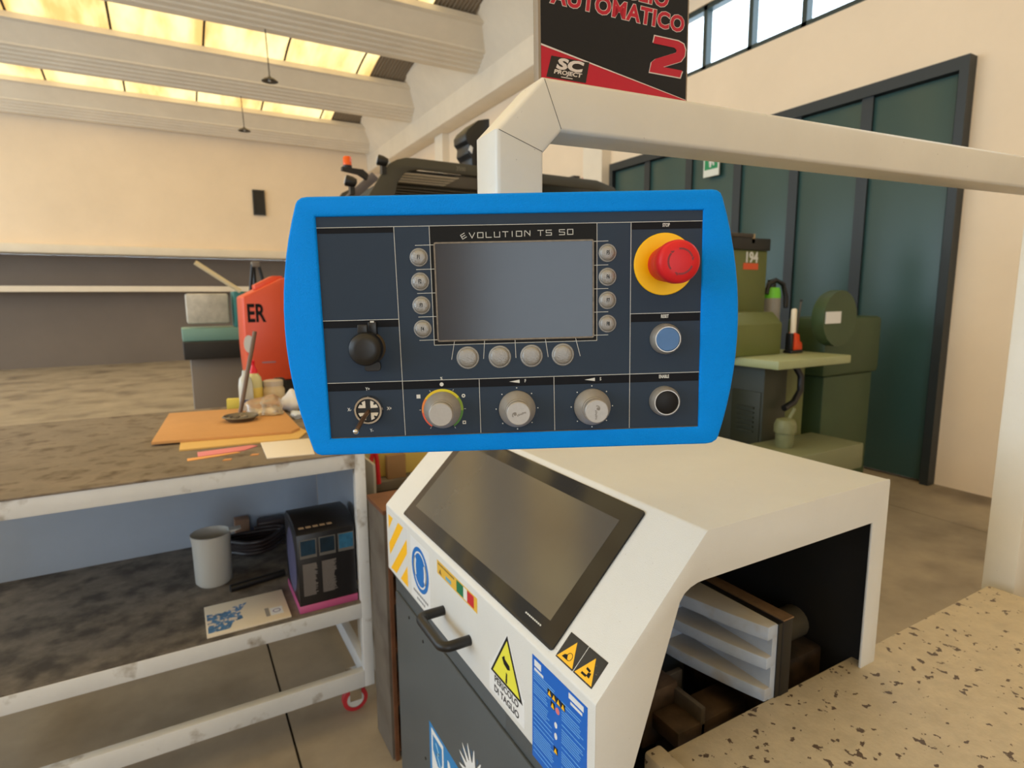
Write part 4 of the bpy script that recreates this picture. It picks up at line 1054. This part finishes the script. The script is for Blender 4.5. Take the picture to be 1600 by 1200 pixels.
MB().box(1.65,2.2,3.55,4.15,1.05,1.45).build('seat', M_rubber, fk, bevel=.05)
MB().box(.86,.98,3.45,4.28,.06,1.95).build('mast', M_dark, fk, bevel=.008)
for x in (1.32, 2.55):
    for y in (3.26, 4.24): MB().lathe([(.14,0),(.30,.01),(.32,.03),(.32,.17),(.30,.19),(.14,.20)], 28, Frame((x,y,.322),(1,0,0),(0,0,1),(0,1,0))).build('tyre', M_rubber, fk, smooth=40)

# ------------------------------------------------------------------ green machines at right
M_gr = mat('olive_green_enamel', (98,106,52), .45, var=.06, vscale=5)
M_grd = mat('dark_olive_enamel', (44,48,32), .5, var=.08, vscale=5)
M_grp = mat('lit_green_enamel', (158,166,124), .45, var=.06, vscale=6)  # paler green has the light on the table's side put into the colour
gm = thing('green_machine', 'olive green machine tool numbered 194 in front of the teal doors', 'machine', (3.25, 2.6, 0))
MB().box(3.10,3.615,2.75,3.15,.9,1.755).build('column', M_gr, gm, bevel=.006)
MB().box(3.08,3.625,2.735,3.17,1.755,1.835).build('column_cap', M_rubber, gm, bevel=.004)
MB().box(3.08,3.44,2.73,2.95,1.835,1.862).build('lamp_bar', mat('dark_bar', (60,54,48), .5), gm, bevel=.003)
MB().box(3.43,3.46,2.735,2.77,1.80,1.862).build('bar_end', mat('brass_end', (170,150,116), .4), gm)
CFm = Frame((0,2.75,0),(1,0,0),(0,0,1),(0,-1,0))
MB().box(3.372,3.522,1.625,1.668,0,.002,CFm).build('orange_plate', mat('orange_plate', (214,84,40), .45), gm)
MB().text('194', .098, CFm.at(3.450,1.704), 0, .002, sx=.92, offset=.003).build('lettering', M_line, gm)
MB().prism([(2.40,1.082),(2.40,1.275),(2.47,1.345),(2.70,1.345),(2.70,1.082)], 2.85, 3.335, Frame((0,0,0),(0,1,0),(0,0,1),(1,0,0))).build('head_box', M_gr, gm, bevel=.006)
MB().box(2.942,3.64,2.124,3.2,1.030,1.080).build('table', M_grp, gm, bevel=.006)
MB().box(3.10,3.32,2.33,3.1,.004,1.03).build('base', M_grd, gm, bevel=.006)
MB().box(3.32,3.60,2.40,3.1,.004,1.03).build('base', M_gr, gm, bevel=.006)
GX = Frame((3.10,0,0),(0,-1,0),(0,0,1),(-1,0,0))
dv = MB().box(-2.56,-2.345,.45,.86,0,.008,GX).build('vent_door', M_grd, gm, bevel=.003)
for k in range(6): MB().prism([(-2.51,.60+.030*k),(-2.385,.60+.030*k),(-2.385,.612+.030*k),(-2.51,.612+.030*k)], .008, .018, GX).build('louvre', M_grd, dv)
MB().tube([(3.34,2.30,1.02),(3.38,2.28,.95),(3.37,2.27,.86),(3.31,2.27,.79),(3.22,2.27,.76)], .02, 10).build('hose', M_rubber, gm, smooth=50)
MB().box(2.98,3.6,1.98,2.33,.40,.555).build('step_platform', mat('pale_olive_step', (120,124,92), .5), gm, bevel=.01)
pm = thing('coolant_pump', 'pale green coolant pump motor on the machine step at right', 'pump', (3.10, 2.17, .556))
PF = Frame((3.10,2.17,.556),(1,0,0),(0,1,0),(0,0,1))
M_pump = mat('pump_green', (120,124,88), .5, var=.15, vscale=20)
MB().lathe([(.045,0),(.05,.02),(.052,.085),(.062,.09),(.062,.10)], 20, PF).build('motor_body', M_pump, pm, smooth=40)
MB().lathe([(.062,.10),(.062,.135),(.05,.165),(.02,.175),(0,.176)], 20, PF).build('motor_cap', M_pump, pm, smooth=40)
MB().tube([PF(.02,-.01,.17), PF(.05,-.02,.23)], .012, 8).build('spout_pipe', M_pump, pm, smooth=50)
gc = thing('gas_cylinder', 'slim grey gas cylinder with bright green band beside the numbered machine', 'gas cylinder', (3.80, 2.84, 0))
GF = Frame((3.80,2.84,0),(1,0,0),(0,1,0),(0,0,1))
MB().lathe([(.06,.004),(.068,.02),(.068,1.42),(.066,1.43)], 24, GF).build('cylinder', mat('grey_cylinder_paint', (150,146,140), .45, var=.1, vscale=8), gc, smooth=40)
MB().lathe([(.0665,1.43),(.064,1.47),(.056,1.505),(.0,1.51)], 24, GF).build('green_shoulder', mat('bright_green', (118,214,58), .4), gc, smooth=40)
MB().lathe([(.03,1.505),(.03,1.56),(0,1.565)], 16, GF).build('valve', M_rubber, gc, smooth=40)
MB().tube([GF(-.08,-.02,1.46), GF(-.06,-.02,1.53), GF(0,-.03,1.56), GF(.07,-.04,1.53), GF(.10,-.05,1.44), GF(.09,-.06,1.36)], .017, 8).build('hose', M_rubber, gc, smooth=50)
tl = thing('hand_tool', 'orange and white hand tool standing on the green machine table', 'tool', (3.46, 2.40, 1.081))
MB().box(3.40,3.52,2.37,2.43,1.0805,1.10).build('base', M_rubber, tl, bevel=.004)
MB().prism([(3.435,1.10),(3.52,1.10),(3.515,1.145),(3.49,1.16),(3.485,1.20),(3.435,1.215)], 2.375, 2.425, OS).build('orange_body', mat('orange_plastic', (226,74,30), .4), tl, bevel=.006)
MB().lathe([(.018,0),(.018,.155),(.012,.165),(0,.166)], 16, Frame((3.447,2.40,1.20),(1,0,0),(0,1,0),(0,0,1))).build('white_tube', mat('ivory_tube', (226,216,198), .4), tl, smooth=40)
MB().box(3.40,3.425,2.375,2.42,1.10,1.21).build('black_grip', M_rubber, tl, bevel=.005)
MB().tube([(3.48,2.40,1.20),(3.51,2.40,1.41)], .006, 6).build('lever', M_lamp, tl)
MB().lathe([(0,-.012),(.012,0),(0,.012)], 10, Frame((3.511,2.40,1.415),(1,0,0),(0,1,0),(0,0,1))).build('lever_knob', M_rubber, tl, smooth=60)
g2 = thing('dark_green_machine', 'dark green machine with small white plate at the right edge', 'machine', (4.1, 2.6, 0))
M_g2 = mat('dark_green_enamel', (58,78,48), .5, var=.1, vscale=6)
MB().box(3.74,4.4,2.36,2.66,.90,1.30).build('body', M_g2, g2, bevel=.03)
MB().lathe([(.06,0),(.17,.01),(.18,.03),(.18,.10)], 24, Frame((3.72,2.36,1.30),(1,0,0),(0,0,1),(0,-1,0))).build('motor_housing', M_g2, g2, smooth=40)
MB().box(3.56,3.72,1.27,1.345,.10,.104,Frame((0,2.36,0),(1,0,0),(0,0,1),(0,-1,0))).build('white_plate', M_lblw, g2)
MB().box(3.78,4.35,2.38,2.64,.004,.90).build('pedestal', M_g2, g2, bevel=.01)
